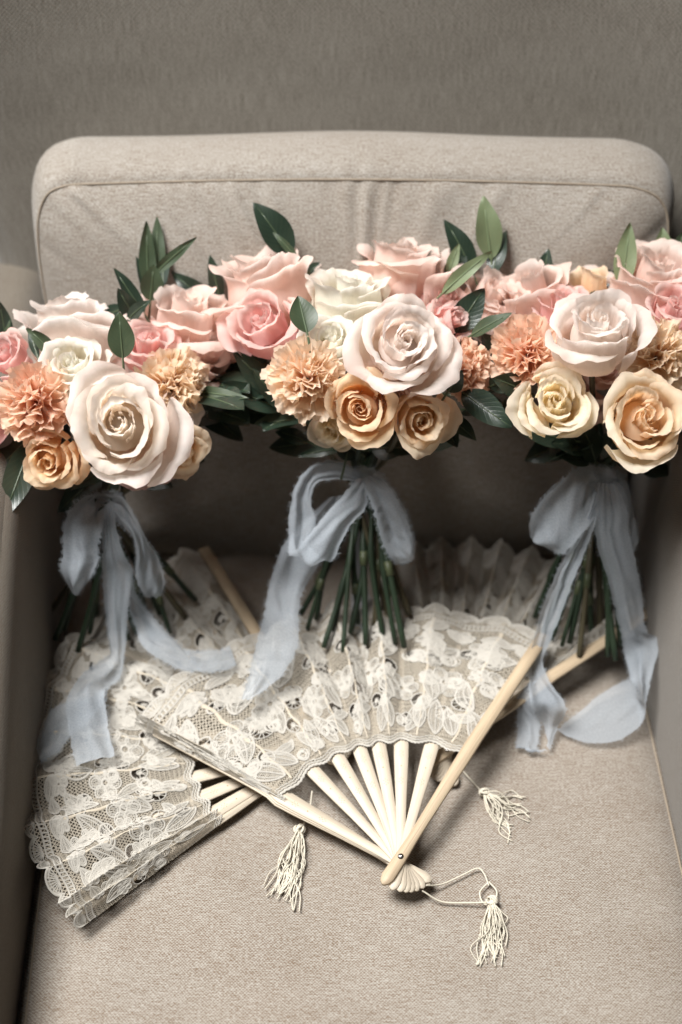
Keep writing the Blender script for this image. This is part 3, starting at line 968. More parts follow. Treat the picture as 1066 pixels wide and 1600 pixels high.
for i, (a, t, wd, k) in enumerate([
    ((455, 400, 1.21), (396, 316, 1.20), 56, 'dark'), ((465, 405, 1.2), (426, 362, 1.195), 14, 'mid'), ((480, 520, 1.115), (466, 462, 1.12), 50, 'mid'),
    ((470, 440, 1.225), (500, 410, 1.22), 30, 'dark'),
    ((740, 430, 1.215), (694, 342, 1.21), 44, 'dark'), ((768, 405, 1.215), (756, 306, 1.205), 48, 'pale'), ((770, 430, 1.215), (790, 355, 1.22), 34, 'dark'),
    ((690, 460, 1.18), (768, 392, 1.16), 26, 'pale'), ((700, 430, 1.205), (718, 380, 1.20), 20, 'pale'),
    ((712, 520, 1.17), (756, 450, 1.16), 50, 'dark'), ((735, 525, 1.16), (800, 488, 1.14), 28, 'mid'), ((700, 440, 1.215), (730, 400, 1.21), 40, 'dark'),
    ((700, 612, 1.12), (722, 578, 1.11), 34, 'dark'), ((722, 612, 1.145), (800, 668, 1.13), 50, 'dark'), ((765, 605, 1.16), (812, 580, 1.15), 44, 'dark'),
    ((700, 650, 1.16), (745, 690, 1.16), 34, 'dark'), ((690, 660, 1.17), (715, 700, 1.17), 34, 'dark'),
    ((430, 620, 1.19), (362, 548, 1.17), 42, 'dark'), ((440, 640, 1.19), (345, 600, 1.17), 46, 'dark'), ((450, 640, 1.18), (392, 575, 1.16), 36, 'dark'),
    ((470, 655, 1.19), (398, 662, 1.19), 32, 'mid'), ((480, 690, 1.2), (430, 672, 1.2), 30, 'dark'), ((440, 650, 1.2), (330, 640, 1.2), 44, 'dark'),
    ((540, 700, 1.2), (465, 715, 1.2), 22, 'dark'), ((550, 700, 1.19), (480, 660, 1.17), 40, 'dark'), ((580, 700, 1.2), (640, 700, 1.19), 44, 'dark'),
    ((560, 720, 1.215), (530, 670, 1.18), 40, 'dark'), ((590, 700, 1.21), (700, 680, 1.19), 46, 'dark'), ((540, 720, 1.2), (545, 690, 1.2), 40, 'dark'),
    ((760, 560, 1.18), (790, 530, 1.17), 40, 'dark'), ((720, 620, 1.22), (790, 640, 1.22), 60, 'dark'), ((440, 620, 1.22), (370, 640, 1.22), 60, 'dark'), ((500, 690, 1.22), (420, 700, 1.22), 50, 'dark'), ((640, 690, 1.22), (720, 690, 1.22), 50, 'dark'), ((420, 560, 1.2), (380, 540, 1.19), 40, 'dark')]):
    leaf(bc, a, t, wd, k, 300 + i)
for i, (a, t) in enumerate([((740, 590, 1.20), (790, 620, 1.17)), ((740, 580, 1.23), (800, 575, 1.22)), ((730, 640, 1.18), (785, 650, 1.15)), ((450, 600, 1.2), (390, 620, 1.18)), ((440, 580, 1.23), (380, 585, 1.22)), ((470, 650, 1.2), (410, 670, 1.18))]):
    leaf(bc, a, t, 74, 'dark', 350 + i, nrm=(-.2, .9, .5))  # level leaves added on both sides to keep light off the stems
BIND_C = P(562, 755, 1.245)
stems(bc, st, BIND_C, [(506, 1012), (536, 1018), (632, 1012), (618, 1006), (600, 1004), (480, 985), (494, 968), (520, 985), (560, 975), (585, 985), (572, 1008), (626, 980), (470, 960), (548, 990), (608, 975), (640, 960)], 32, .042)
og, s_ = (360, 660), 2.132
rb = ribbon_strip("ribbon", bc, [(395, 165, 400, 205, 1.222), (425, 155, 425, 215, 1.203), (455, 155, 455, 215, 1.205), (490, 145, 485, 185, 1.228)], og, s_, 51, n=16)
ribbon_strip("bow_loop", rb, [(430, 160, 432, 195, 1.210), (340, 125, 345, 190, 1.208), (262, 150, 285, 205, 1.205), (212, 225, 268, 265, 1.205), (196, 320, 285, 335, 1.207), (196, 400, 262, 410, 1.206), (200, 442, 330, 470, 1.196), (255, 385, 365, 410, 1.188), (318, 305, 405, 335, 1.186), (375, 240, 455, 275, 1.19), (425, 185, 455, 205, 1.198)], og, s_, 52, n=70)
ribbon_strip("bow_loop", rb, [(440, 190, 478, 170, 1.198), (462, 255, 530, 215, 1.192), (488, 330, 568, 285, 1.192), (512, 415, 603, 365, 1.197), (550, 465, 608, 430, 1.205), (583, 478, 606, 462, 1.212)], og, s_, 53)
ribbon_strip("bow_loop", rb, [(450, 180, 490, 165, 1.212), (500, 250, 545, 225, 1.215), (530, 330, 590, 310, 1.22), (540, 420, 605, 400, 1.22), (580, 474, 604, 455, 1.214)], og, s_, 54, n=30)
ribbon_strip("ribbon_tail", rb, [(330, 250, 400, 240, 1.235), (190, 390, 300, 460, 1.235), (132, 530, 243, 560, 1.24), (115, 625, 228, 640, -.085), (92, 720, 222, 755, -.068), (62, 835, 160, 852, -.058), (38, 922, 62, 925, -.054)], og, s_, 55, n=60, ripple=.0025)
ribbon_strip("ribbon_tail", rb, [(410, 300, 445, 300, 1.262), (414, 480, 440, 470, 1.29), (405, 600, 470, 610, 1.31), (400, 690, 480, 690, -.045)], og, s_, 56, ripple=.002)

# ------------------------------------------------------------------ right bouquet
br = bouquet("right bouquet with a tall white rose over two soft yellow roses", 935, 750, 1.225)
st = []
F(rose(br, 934, 536, 1.12, 83, (.02, .58, .8), 'creampink', 141, n=24, open_=.35, roll=.4, label="tall white rose seen from the side", tilt_origin=.45))
F(rose(br, 868, 632, 1.11, 57, (-.05, .22, 1), 'yellow', 142, n=25, open_=.55, label="soft yellow rose at the left"))
F(rose(br, 1000, 657, 1.10, 71, (-.02, .18, 1), 'peach', 143, n=25, open_=.55, roll=1.2, label="peach yellow rose at the right", outer='yellow'))
F(rose(br, 830, 460, 1.20, 74, (-.3, .75, .5), 'blush', 144, n=20, open_=.95, label="blush rose with long open petals"))
F(rose(br, 880, 485, 1.175, 56, (-.1, .75, .6), 'pink', 145, n=20, open_=.5, label="bright pink rose"))
F(rose(br, 925, 458, 1.21, 60, (0, .7, .4), 'peach', 146, n=18, open_=.4, label="salmon rose behind the white rose", outer='blush'))
F(rose(br, 1030, 440, 1.195, 80, (.1, .75, .6), 'blush', 147, n=22, open_=.55, label="large blush rose at upper right"))
F(rose(br, 1052, 488, 1.155, 48, (.1, .5, .8), 'pink', 148, n=18, open_=.4))
F(rose(br, 778, 500, 1.20, 56, (-.6, .3, .7), 'blush', 149, n=18, open_=.7))
F(carnation(br, 820, 547, 1.135, 54, (-.3, .2, .95), 'carnpink', 150, label="coral carnation at the left"))
F(carnation(br, 1038, 550, 1.12, 56, (.25, .25, .95), 'carngold', 151, label="golden carnation at the right"))
F(rose(br, 1085, 480, 1.19, 60, (.6, .4, .6), 'blush', 152, n=18, open_=.6))
F(rose(br, 940, 580, 1.18, 66, (0, .1, .9), 'blush', 153, n=18, open_=.4))
F(rose(br, 1085, 620, 1.16, 60, (.6, 0, .7), 'blush', 154, n=18, open_=.6))
for i, (a, t, wd, k) in enumerate([
    ((972, 450, 1.20), (985, 348, 1.19), 38, 'pale'), ((1035, 410, 1.215), (1036, 355, 1.21), 34, 'pale'), ((1060, 400, 1.215), (1068, 362, 1.21), 26, 'mid'),
    ((850, 440, 1.215), (858, 388, 1.21), 28, 'dark'), ((960, 460, 1.205), (905, 470, 1.19), 20, 'mid'), ((960, 470, 1.21), (975, 430, 1.2), 34, 'dark'),
    ((930, 445, 1.225), (962, 425, 1.22), 34, 'dark'), ((850, 470, 1.22), (880, 430, 1.215), 40, 'dark'),
    ((820, 610, 1.15), (770, 590, 1.13), 44, 'dark'), ((900, 690, 1.18), (806, 672, 1.17), 40, 'dark'), ((915, 700, 1.19), (865, 690, 1.17), 46, 'dark'),
    ((920, 720, 1.2), (868, 712, 1.18), 40, 'dark'), ((930, 720, 1.2), (910, 660, 1.17), 46, 'dark'), ((950, 720, 1.2), (965, 665, 1.18), 46, 'dark'),
    ((1010, 610, 1.15), (1050, 590, 1.14), 40, 'dark'), ((960, 720, 1.21), (1030, 715, 1.2), 44, 'dark'), ((900, 600, 1.17), (890, 570, 1.15), 34, 'dark'),
    ((780, 560, 1.19), (750, 520, 1.18), 40, 'dark'), ((840, 640, 1.22), (770, 650, 1.22), 60, 'dark'), ((890, 690, 1.22), (820, 720, 1.22), 50, 'dark'), ((990, 720, 1.22), (1050, 740, 1.22), 50, 'dark'), ((1030, 600, 1.17), (1090, 640, 1.16), 50, 'dark'), ((870, 560, 1.18), (900, 600, 1.16), 50, 'dark')]):
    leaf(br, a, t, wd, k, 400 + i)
for i, (a, t) in enumerate([((830, 590, 1.20), (770, 610, 1.18)), ((830, 570, 1.23), (760, 570, 1.22)), ((840, 650, 1.2), (780, 670, 1.18)), ((920, 690, 1.2), (860, 715, 1.18)), ((980, 690, 1.22), (1040, 720, 1.2))]):
    leaf(br, a, t, 74, 'dark', 450 + i, nrm=(-.2, .9, .5))  # more added leaves, laid level to shade the cushion below
BIND_R = P(938, 750, 1.245)
stems(br, st, BIND_R, [(905, 1026), (962, 1032), (950, 1026), (850, 985), (836, 965), (878, 1010), (862, 1000), (890, 1005), (925, 1000), (970, 1010), (938, 985), (915, 975), (845, 1000), (980, 985)], 33)
og, s_ = (720, 680), 2.858
rb = ribbon_strip("ribbon", br, [(560, 150, 570, 250, 1.222), (610, 140, 610, 270, 1.203), (670, 150, 660, 270, 1.204), (735, 180, 730, 260, 1.228)], og, s_, 61, n=16)
ribbon_strip("bow_loop", rb, [(600, 145, 630, 280, 1.203), (535, 130, 600, 360, 1.198), (465, 190, 545, 430, 1.195), (390, 262, 490, 500, 1.197), (328, 340, 442, 532, 1.202), (314, 400, 370, 500, 1.212), (308, 458, 330, 470, 1.222)], og, s_, 62)
ribbon_strip("bow_loop", rb, [(640, 150, 640, 230, 1.205), (700, 160, 700, 250, 1.208), (755, 230, 730, 330, 1.215), (785, 330, 745, 420, 1.222), (798, 430, 750, 500, 1.228), (778, 522, 760, 520, 1.232)], og, s_, 63)
ribbon_strip("ribbon_tail", rb, [(595, 250, 640, 300, 1.193), (560, 370, 600, 400, 1.195), (500, 475, 562, 505, 1.203), (430, 605, 502, 645, 1.212), (372, 745, 452, 785, 1.222), (332, 885, 398, 920, 1.23), (305, 1010, 365, 1010, 1.235), (300, 1095, 398, 1110, 1.225), (312, 1190, 470, 1215, -.034), (370, 1290, 430, 1310, -.012), (384, 1350, 392, 1405, -.005)], og, s_, 64, n=70, ripple=.0025)
ribbon_strip("ribbon_tail", rb, [(300, 1110, 330, 1100, -.035), (258, 1178, 318, 1195, -.026), (254, 1290, 352, 1290, -.008), (252, 1388, 340, 1410, -.004), (262, 1396, 380, 1412, -.003)], og, s_, 65, n=30, ripple=.002)
ribbon_strip("ribbon_tail", rb, [(620, 210, 700, 220, 1.192), (605, 330, 742, 330, 1.188), (605, 460, 752, 440, 1.195), (650, 620, 792, 610, 1.212), (690, 775, 812, 745, 1.228), (718, 895, 832, 880, 1.24), (738, 1000, 886, 920, 1.245), (762, 1090, 850, 1085, 1.225), (795, 1150, 828, 1200, -.02), (770, 1085, 812, 1280, -.006), (640, 1145, 725, 1350, -.005), (520, 1245, 600, 1378, -.004), (430, 1318, 470, 1348, -.003)], og, s_, 66, n=90, ripple=.002)


# ------------------------------------------------------------------ lace fans
class LaceFan:
    """sticks at the angles angs (bottom guard first, top guard last) round a rivet"""
    WQ = .036

    def __init__(s, label, piv, z0, angs, slope, seed, R=.248, rin=.112, dz=.0011):
        s.R, s.rin, s.z0, s.slope, s.dz = R, rin, z0, slope, dz
        s.piv = np.array(piv[:2])
        s.angs = np.radians(angs)
        s.rg = np.random.default_rng(seed)
        s.root = thing("hand_fan", label, "fan", (piv[0], piv[1], 0.0), "lace hand fans on the seat cushion")
        s.build()

    def base_z(s, r):
        return s.z0 + s.slope * np.clip(r, -.05, 1)

    def M(s, x, y, h):
        """flat lace coordinates (x along, y from the rivet) to the pleated leaf"""
        n = len(s.angs)
        q = np.clip(np.asarray(x) / s.WQ, 0, n - 1 - 1e-6)
        g = q.astype(int)
        f = q - g
        th = s.angs[g] * (1 - f) + s.angs[g + 1] * f
        gap = np.abs(s.angs[g + 1] - s.angs[g])
        fold = np.sqrt(np.maximum(.235 ** 2 - gap ** 2, .0075)) * .5 * y * .92
        fold = np.minimum(fold, .0062 + .0130 * np.clip(gap / .12, 0, 1))
        tri = 1 - np.abs(2 * f - 1)
        tri = np.where(f < .5, tri ** 1.3, tri ** .9)
        z = s.base_z(y) + q * s.dz + .0024 + fold * tri * (.35 + .65 * np.clip((y - s.rin) / .06, 0, 1)) + h
        z = z + .0012 * np.sin(y * 60 + g * 1.7) * tri
        return np.stack([s.piv[0] + y * np.cos(th), s.piv[1] + y * np.sin(th), z], -1)

    def yedge(s, x):
        ws = .0150
        m = ((x % ws) / (ws / 2)) - 1
        return s.R - .0085 + .0085 * np.sqrt(np.clip(1 - m ** 2, 0, 1))

    def yin(s, x):
        return s.rin - .0025 + .0025 * np.cos(x / s.WQ * 2 * PI)

    def roof(s, J, poly, w, h, raise_):
        """raised thread along a polyline in lace coordinates"""
        p = np.asarray(poly, float)
        t = np.gradient(p, axis=0)
        t /= np.linalg.norm(t, axis=1)[:, None] + 1e-12
        nn = np.stack([-t[:, 1], t[:, 0]], -1) * w * .5
        a, b = p + nn, p - nn
        L = s.M(a[:, 0], a[:, 1], h)
        C = s.M(p[:, 0], p[:, 1], h + raise_)
        Rr = s.M(b[:, 0], b[:, 1], h)
        v = np.stack([L, C, Rr], 1)
        J.add(v, gridq(len(p), 3))

    def flat(s, J, seg, w, h):
        """many short straight threads (k,4) at once"""
        if len(seg) == 0:
            return
        seg = np.asarray(seg, float)
        a, b = seg[:, :2], seg[:, 2:]
        t = b - a
        t /= np.linalg.norm(t, axis=1)[:, None] + 1e-12
        nn = np.stack([-t[:, 1], t[:, 0]], -1) * (np.asarray(w) * .5)
        c = np.stack([a + nn, b + nn, b - nn, a - nn], 1).reshape(-1, 2)
        v = s.M(c[:, 0], c[:, 1], h)
        J.add(v, np.arange(len(v)).reshape(-1, 4))

    def hatch(s, J, fn, n, w, h):
        seg = []
        for k in np.linspace(0, 1, n):
            a, b = fn(k)
            mid = (np.asarray(a) + np.asarray(b)) / 2
            seg += [[*a, *mid], [*mid, *b]]
        s.flat(J, seg, w, h)

    def flower(s, J, cx, cy, rho, k=6):
        rg = s.rg
        a0 = rg.uniform(0, 6.28)
        ph = np.linspace(0, 2 * PI, 22)
        for i in range(k):
            a = a0 + i * 2 * PI / k
            e1, e2 = np.array([math.cos(a), math.sin(a)]), np.array([-math.sin(a), math.cos(a)])
            c = np.array([cx, cy]) + e1 * rho * .62
            ra, rb_ = rho * .40, rho * .36
            s.roof(J, c + e1 * (ra * np.cos(ph))[:, None] + e2 * (rb_ * np.sin(ph))[:, None], .0013, .0006, .0007)
            s.roof(J, c + e1 * (ra * .62 * np.cos(ph))[:, None] + e2 * (rb_ * .6 * np.sin(ph))[:, None], .0007, .0006, .0004)
            s.hatch(J, lambda q: (np.array([cx, cy]) + e1 * rho * .22 + e2 * (q - .5) * rho * .2,
                                  c + e1 * ra * .9 * math.cos((q - .5) * 2.6) + e2 * rb_ * math.sin((q - .5) * 2.9)), 8, .00045, .0004)
        s.roof(J, np.array([cx, cy]) + rho * .20 * np.stack([np.cos(ph), np.sin(ph)], -1), .0015, .0008, .0009)

    def leafm(s, J, x, y, ang, l, wd, bend):
        t = np.linspace(0, 1, 24)
        a = ang + bend * (t - .5)
        dx = np.cumsum(np.cos(a)) * l / 24
        dy = np.cumsum(np.sin(a)) * l / 24
        c = np.stack([x + dx, y + dy], -1)
        nn = np.stack([-np.sin(a), np.cos(a)], -1)
        pr = np.sin(PI * t ** .9) ** .8 * wd
        for k, wth in ((1.0, .0014), (.62, .0007), (-1.0, .0014), (-.62, .0007)):
            s.roof(J, c + nn * (pr * k)[:, None], wth, .0006, .0007 if abs(k) == 1 else .0004)
        s.roof(J, c, .0010, .0006, .0006)
        seg = []
        for i in range(1, 23):
            for k in (-1, 1):
                j = min(23, i + 2)
                seg.append([*c[i], *(c[j] + nn[j] * pr[j] * k)])
        s.flat(J, seg, .00045, .0005)

    def stick(s, i, guard=False, top=False):
        a = s.angs[i]
        if i == 0:
            a = a + (s.angs[-1] - s.angs[0]) / abs(s.angs[-1] - s.angs[0]) * math.radians(3.6)
        r = np.concatenate([np.linspace(-.0275, -.020, 7), [-.010, -.003, .006, .018, .035, .055, .075, .095, .106, .112], [.122, .14, .17, .20, s.R * (.985 if guard else .93)]])
        hw = np.interp(r, [-.0275, -.0250, -.020, -.004, .02, .05, .09, .112, .125], [.0010, .0036, .0050, .0042, .0036, .0043, .0060, .0063, .0023] if not guard else [.0010, .0038, .0054, .0050, .0042, .0046, .0056, .0058, .0056])
        th = .0024 if guard else .0012
        zz = s.base_z(r) + i * s.dz * 1.0 + (.0002 if not top else .0085 * np.clip(r / .12, 0, 1) + .001)
        if not guard:
            zz = zz - .0 * r
        e1 = np.array([math.cos(a), math.sin(a)])
        e2 = np.array([-e1[1], e1[0]])
        ring = []
        for sy, sz, k in ((-1, 0, 1), (-1, 1, .93), (1, 1, .93), (1, 0, 1)):
            xy = s.piv + e1 * r[:, None] + e2 * (hw * sy * k)[:, None]
            ring.append(np.column_stack([xy, zz + th * sz]))
        v = np.stack(ring, 1)
        n = len(r)
        f = gridq(n, 4, closed=True)[:, ::-1]
        f = np.vstack([f, [[0, 1, 2, 3], [4 * n - 1, 4 * n - 2, 4 * n - 3, 4 * n - 4]]])
        u = np.stack([np.tile([0, .001, .012, .013], n) + i * .1, np.repeat(r, 4)], -1)
        o = mk("guard_stick" if guard else "stick", v.reshape(-1, 3), f, M_guard if (guard and top) else M_stick, s.root, u, sm=False)
        if not guard:
            J = Join()
            for rc in (.072, .086, .098):
                for k in range(7 if rc != .086 else 1):
                    rr, ss = (rc, 0) if k == 6 or rc == .086 else (rc + .0028 * math.cos(k * PI / 3), .0017 * math.sin(k * PI / 3))
                    c = s.piv + e1 * rr + e2 * ss
                    z = float(np.interp(rr, r, zz)) + th + .00008
                    rad = .00042 if rc != .086 else .0007
                    an = np.arange(6) * PI / 3
                    vv = np.column_stack([c[0] + rad * np.cos(an), c[1] + rad * np.sin(an), np.full(6, z)])
                    J.add(vv, [[0, 1, 2, 3], [0, 3, 4, 5]])
            v, f, u = J.out()
            mk("perforation", v, f, M_hole, o, u, kind="stuff", sm=False)

    def build(s):
        rg = s.rg
        n = len(s.angs)
        for i in range(n):
            s.stick(i, guard=i in (0, n - 1), top=i == n - 1)
        # rivet
        zt = s.base_z(0) + (n - 1) * s.dz + .001 + .0024
        prof = [(.0000, .0016), (.0016, .0013), (.0024, .0006), (.0028, -.0002)]
        ring = np.arange(12) * PI / 6
        v = np.array([[(s.piv[0] + r * math.cos(a), s.piv[1] + r * math.sin(a), zt + z) for a in ring] for r, z in prof])
        mk("rivet", v.reshape(-1, 3), gridq(4, 12, closed=True), M_metal, s.root)
        # lace leaf -------------------------------------------------
        XM = (n - 1) * s.WQ
        Jn, Jm, Jb = Join(), Join(), Join()
        # layout of motifs
        flowers, leaves, holes = [], [], []
        k = 0
        x = .020
        while x < XM:
            r1 = .172 + .010 * math.sin(k * 2.1)
            flowers.append((x, r1, rg.uniform(.0125, .0155)))
            holes += [(x + .016, r1 - .016 + rg.normal(0, .003), .0078, .0068), (x - .012, r1 + .019, .0070, .0060), (x + .004, r1 - .030 + rg.normal(0, .003), .0058, .0070), (x + .009, r1 + .034, .0052, .0050)]
            leaves += [(x + .004, s.rin + .006, PI / 2 + rg.uniform(-.5, .5), .036, .0070, rg.uniform(-1, 1)),
                       (x + .019, s.rin + .008, PI / 2 + rg.uniform(.1, .7), .030, .0060, rg.uniform(-1, 1)),
                       (x + .012, .188, PI / 2 + rg.uniform(-.9, -.2), .034, .0068, rg.uniform(-1.2, 1.2)),
                       (x - .008, .196, PI / 2 + rg.uniform(.2, .9), .028, .0055, rg.uniform(-1, 1)),
                       (x + .026, .150, PI / 2 + rg.uniform(-.6, .6), .030, .0058, rg.uniform(-1.5, 1.5)),
                       (x + .010, .140, rg.uniform(.1, .9), .020, .0042, rg.uniform(-1.5, 1.5))]
            flowers.append((x + .020, .178 + rg.normal(0, .004), rg.uniform(.0065, .0085)))
            flowers.append((x + .018, .213 + rg.normal(0, .003), rg.uniform(.0085, .0105)))
            leaves += [(x - .006, .228, rg.uniform(-.5, .1), .017, .0042, rg.uniform(-1, 1)), (x + .012, .224, rg.uniform(.0, .6), .018, .0044, rg.uniform(-1.2, 1.2))]
            flowers.append((x + .003, .222 + rg.normal(0, .002), rg.uniform(.0060, .0075)))
            flowers.append((x - .012, .206 + rg.normal(0, .003), rg.uniform(.0060, .0080)))
            x += .0335
            k += 1
        for fx, fy, fr in flowers:
            s.flower(Jm, fx, fy, fr, 6 if fr > .011 else 5)
        # scrolling stems wander between the motifs
        for c in np.arange(.006, XM - .01, .0105):
            t_ = np.linspace(0, 1, 40)
            y0 = rg.uniform(s.rin + .012, s.R - .045)
            a = rg.uniform(0, 6.28) + np.cumsum(np.full(40, rg.choice([-1, 1]) * .17) * (1 + 1.6 * t_))
            poly = np.stack([c + np.cumsum(np.cos(a)) * .0013, y0 + np.cumsum(np.sin(a)) * .0013], -1)
            poly = poly[(poly[:, 0] > .001) & (poly[:, 0] < XM - .001) & (poly[:, 1] > s.rin + .002) & (poly[:, 1] < s.R - .014)]
            if len(poly) > 6:
                s.roof(Jm, poly, .0017, .0006, .0008)
                s.roof(Jm, poly + [.0022, .0008], .0008, .0006, .0005)
        for L in leaves:
            s.leafm(Jm, *L)
        # openwork: bare holes crossed by bars and small rings
        ph = np.linspace(0, 2 * PI, 13)
        for hx, hy, ha, hb in holes:
            for q in range(5):
                a = q * PI / 5 + rg.uniform(0, .4)
                d = np.array([math.cos(a) * ha, math.sin(a) * hb])
                s.flat(Jm, [[hx - d[0], hy - d[1], hx + d[0] * .2, hy + d[1] * .2]], .0007, .0004)
            s.roof(Jm, np.array([hx, hy]) + np.stack([ha * np.cos(ph), hb * np.sin(ph)], -1) * 1.02, .0011, .0005, .0006)
            s.roof(Jm, np.array([hx, hy]) + np.stack([ha * np.cos(ph), hb * np.sin(ph)], -1) * .3, .0008, .0005, .0005)
        # ground net
        p = .00205
        segs = []
        Hh = s.R - s.rin + .004
        st_ = .0022
        for sgn in (1, -1):
            c = np.arange(-Hh, XM + Hh, p)
            tt = np.arange(0, Hh, st_)
            Cx, T = np.meshgrid(c, tt, indexing='ij')
            x0, y0 = Cx + sgn * T * .55, s.rin - .003 + T
            x1, y1 = Cx + sgn * (T + st_) * .55, y0 + st_
            segs.append(np.stack([x0, y0, x1, y1], -1).reshape(-1, 4))
        # radial-ish cross threads
        yy = np.arange(s.rin, s.R, .0040)
        xx = np.arange(0, XM, .0024)
        Yg, Xg = np.meshgrid(yy, xx, indexing='ij')
        segs.append(np.stack([Xg, Yg, Xg + .0024, Yg + .0004], -1).reshape(-1, 4))
        seg = np.vstack(segs)
        mx, my = (seg[:, 0] + seg[:, 2]) / 2, (seg[:, 1] + seg[:, 3]) / 2
        ok = (np.minimum(seg[:, 0], seg[:, 2]) >= 0) & (np.maximum(seg[:, 0], seg[:, 2]) <= XM) & (my > s.yin(mx)) & (my < s.yedge(mx) - .0004)
        for hx, hy, ha, hb in holes:
            ok &= ((mx - hx) / ha) ** 2 + ((my - hy) / hb) ** 2 > 1
        seg = seg[ok] + rg.normal(0, .00012, (ok.sum(), 4))
        s.flat(Jn, seg, .00054, 0.0)
        # scalloped border, ladder band, inner braid
        xs = np.arange(.0002, XM, .0007)
        s.roof(Jm, np.stack([xs, s.yedge(xs)], -1), .0017, .0003, .0008)
        s.roof(Jm, np.stack([xs, s.yedge(xs) - .0024], -1), .0008, .0003, .0004)
        for dy, wth in ((-.0120, .0014), (-.0170, .0012)):
            s.roof(Jm, np.stack([xs, s.R + dy + .0008 * np.sin(xs * 300)], -1), wth, .0004, .0006)
        xl = np.arange(.001, XM, .0021)
        s.flat(Jm, np.stack([xl, np.full_like(xl, s.R - .0170), xl + .0006, np.full_like(xl, s.R - .0120)], -1), .0008, .0004)
        ws = .0150
        seg = []
        for c in np.arange(ws / 2, XM, ws):
            for a in np.linspace(.25, PI - .25, 11):
                seg.append([c + .0015 * math.cos(a), s.R - .0095, c + .0068 * math.cos(a), s.R - .0088 + .0080 * math.sin(a)])
        s.flat(Jm, seg, .0006, .0004)
        xs2 = np.arange(.0002, XM, .0008)
        for dy, wth in ((0, .0020), (.0026, .0012), (.0050, .0010)):
            s.roof(Jm, np.stack([xs2, s.yin(xs2) + dy + .0004 * np.sin(xs2 * 1500)], -1), wth, .0004, .0008)
        # beige heavier cord that follows each pleat
        for g in range(n - 1):
            for fx in (.5,):
                yv = np.arange(s.rin + .002, s.R - .018, .0012)
                xv = np.full_like(yv, (g + fx) * s.WQ) + .0008 * np.sin(yv * 240 + g)
                s.roof(Jb, np.stack([xv, yv], -1), .0018, .0003, .0004)
        v, f, u = Jn.out()
        leafo = mk("lace_leaf", v, f, M_lace, s.root, u, kind="stuff", sm=False)
        v, f, u = Jm.out()
        mk("lace_motif", v, f, M_motif, leafo, u, kind="stuff", sm=True)
        v, f, u = Jb.out()
        mk("pleat_cord", v, f, M_lace2, leafo, u, kind="stuff", sm=True)

    def tassel(s, cords, knot, ends, seed, n=36, rad=.00045):
        """cords: pixel polylines; knot (px,py); ends: pixel points the strands run to"""
        rg = np.random.default_rng(seed)
        for c in cords:
            pts = spline([S(x, y, z) for x, y, z in c], 40)
            v, f, u = tube(pts, .0007, 6)
            mk("cord", v, f, M_cord, s.root, u)
        K0 = S(knot[0], knot[1], .006)
        J = Join()
        for q in range(4):
            a = np.linspace(0, 2 * PI * .9, 14)
            ax = rg.normal(0, 1, (2, 3))
            ax[1] -= ax[0] * (ax[0] @ ax[1]) / (ax[0] @ ax[0])
            ax /= np.linalg.norm(ax, axis=1)[:, None]
            J.add(*tube(K0 + .0042 * (np.cos(a)[:, None] * ax[0] + np.sin(a)[:, None] * ax[1]) * [1, 1, .7], .0010, 6))
        v, f, u = J.out()
        tk = mk("tassel", v, f, M_cord, s.root, u)
        for i in range(n):
            e = ends[i % len(ends)]
            E = S(e[0] + rg.normal(0, 4), e[1] + rg.normal(0, 5), .0015)
            d = E - K0
            sd = np.array([-d[1], d[0], 0]) / (np.linalg.norm(d) + 1e-9)
            o1, o2 = rg.normal(0, .0028), rg.normal(0, .0034)
            z1 = rg.uniform(.002, .0085)
            pts = spline([K0 + rg.normal(0, .0010, 3), K0 + d * .3 + sd * o1 + [0, 0, z1 - .004], K0 + d * .5 + sd * (o1 + rg.normal(0, .0015)) + [0, 0, -K0[2] * .5 + z1 * .6], K0 + d * .75 + sd * (o2 + rg.normal(0, .001)) + [0, 0, -K0[2] * .75 + z1 * .35], E + sd * rg.normal(0, .002)], 22)
            pts[:, 2] = np.maximum(pts[:, 2], .0009)
            v, f, u = tube(pts, rad * rg.uniform(.85, 1.15), 5 + 1)
            mk("strand", v, f, M_cord, tk, u)


def ang_to(piv, px, py, z):
    p = S(px, py, z)
    return math.degrees(math.atan2(p[1] - piv[1], p[0] - piv[0]))


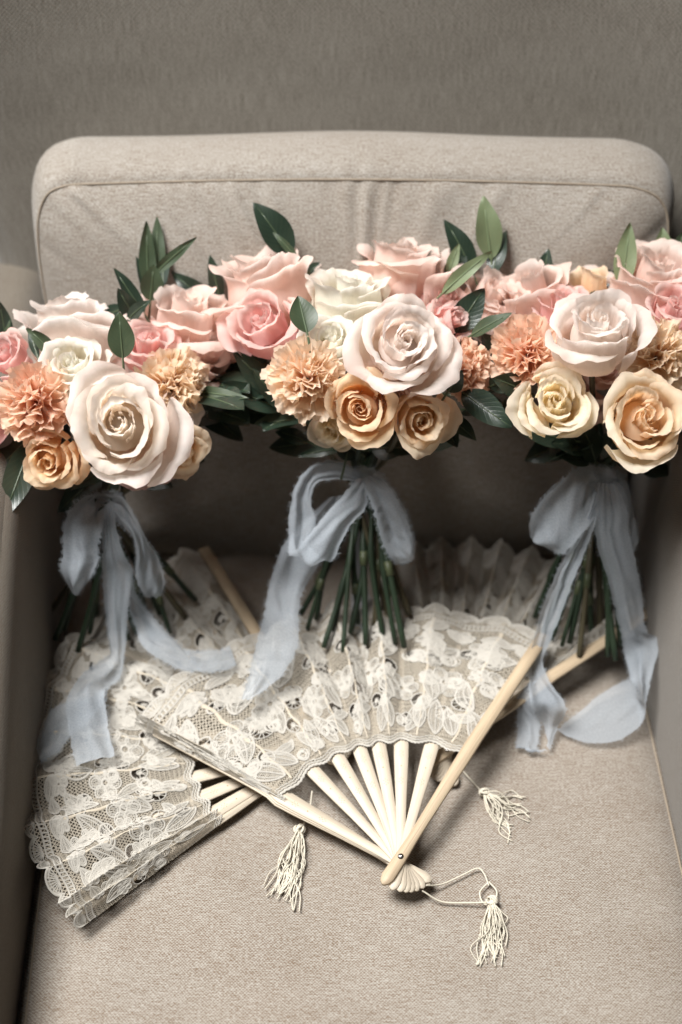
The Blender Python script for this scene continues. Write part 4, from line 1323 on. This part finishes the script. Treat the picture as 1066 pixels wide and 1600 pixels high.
# left fan, lowest
pv = S(500, 1172, .006)
a_top = ang_to(pv, 300, 838, .022)
a_bot = ang_to(pv, 135, 1452, .006) % 360
angs = list(a_bot + (a_top - a_bot) * np.array([0, .03, .06, .15, .25, .36, .47, .58, .69, .80, .90, 1.0]))
fl_ = LaceFan("left lace fan spread under the left bouquet with its scalloped edge by the arm", pv, .004, angs, .02, 71, R=.252)
fl_.tassel([[(488, 1236, .012), (484, 1262, .006), (474, 1290, .005)]], (468, 1296), [(430, 1396), (418, 1395), (440, 1400), (452, 1405), (458, 1422), (446, 1380), (462, 1370), (436, 1390)], 81)

# fan at the back right
pv = S(698, 1186, .006)
a_r = ang_to(pv, 1035, 962, .012)
a_l = ang_to(pv, 560, 845, .012)
angs = list(a_l + (a_r - a_l) * np.linspace(0, 1, 11))
fr_ = LaceFan("rear lace fan half hidden beneath the middle and right bouquets", pv, .004, angs, .02, 72, R=.250)
fr_.tassel([[(716, 1196, .012), (730, 1212, .006), (750, 1234, .005)]], (757, 1238), [(798, 1292), (815, 1250), (822, 1274), (800, 1308), (790, 1285), (812, 1262), (826, 1282), (783, 1280)], 82, n=28)

# front fan, on top
pv = S(626, 1350, .014)
zf = .030
A = [ang_to(pv, 222, 1140, zf)]
A = [A[0], A[0] - .5, A[0] - 1.1, A[0] - 1.8]
for q in ((508, 1222), (538, 1200), (568, 1188), (594, 1178), (627, 1168), (674, 1172)):
    A.append(ang_to(pv, *q, .024))
A.append(ang_to(pv, 828, 1040, .034))
ff_ = LaceFan("front lace fan opened on top with pale sticks and brass rivet showing", pv, .010, A, .075, 73, R=.252)
ff_.tassel([[(664, 1384, .012), (690, 1382, .004), (722, 1368, .003), (746, 1357, .004), (757, 1366, .004), (764, 1384, .005)],
            [(660, 1392, .010), (690, 1409, .003), (730, 1411, .003), (768, 1410, .006)],
            [(762, 1380, .004), (750, 1395, .004), (756, 1412, .004), (768, 1412, .005)], [(764, 1378, .004), (776, 1392, .004), (775, 1405, .004), (770, 1412, .005)]],
           (769, 1408), [(752, 1505), (768, 1506), (778, 1490), (786, 1470), (760, 1495), (774, 1498), (764, 1480), (748, 1508)], 83)
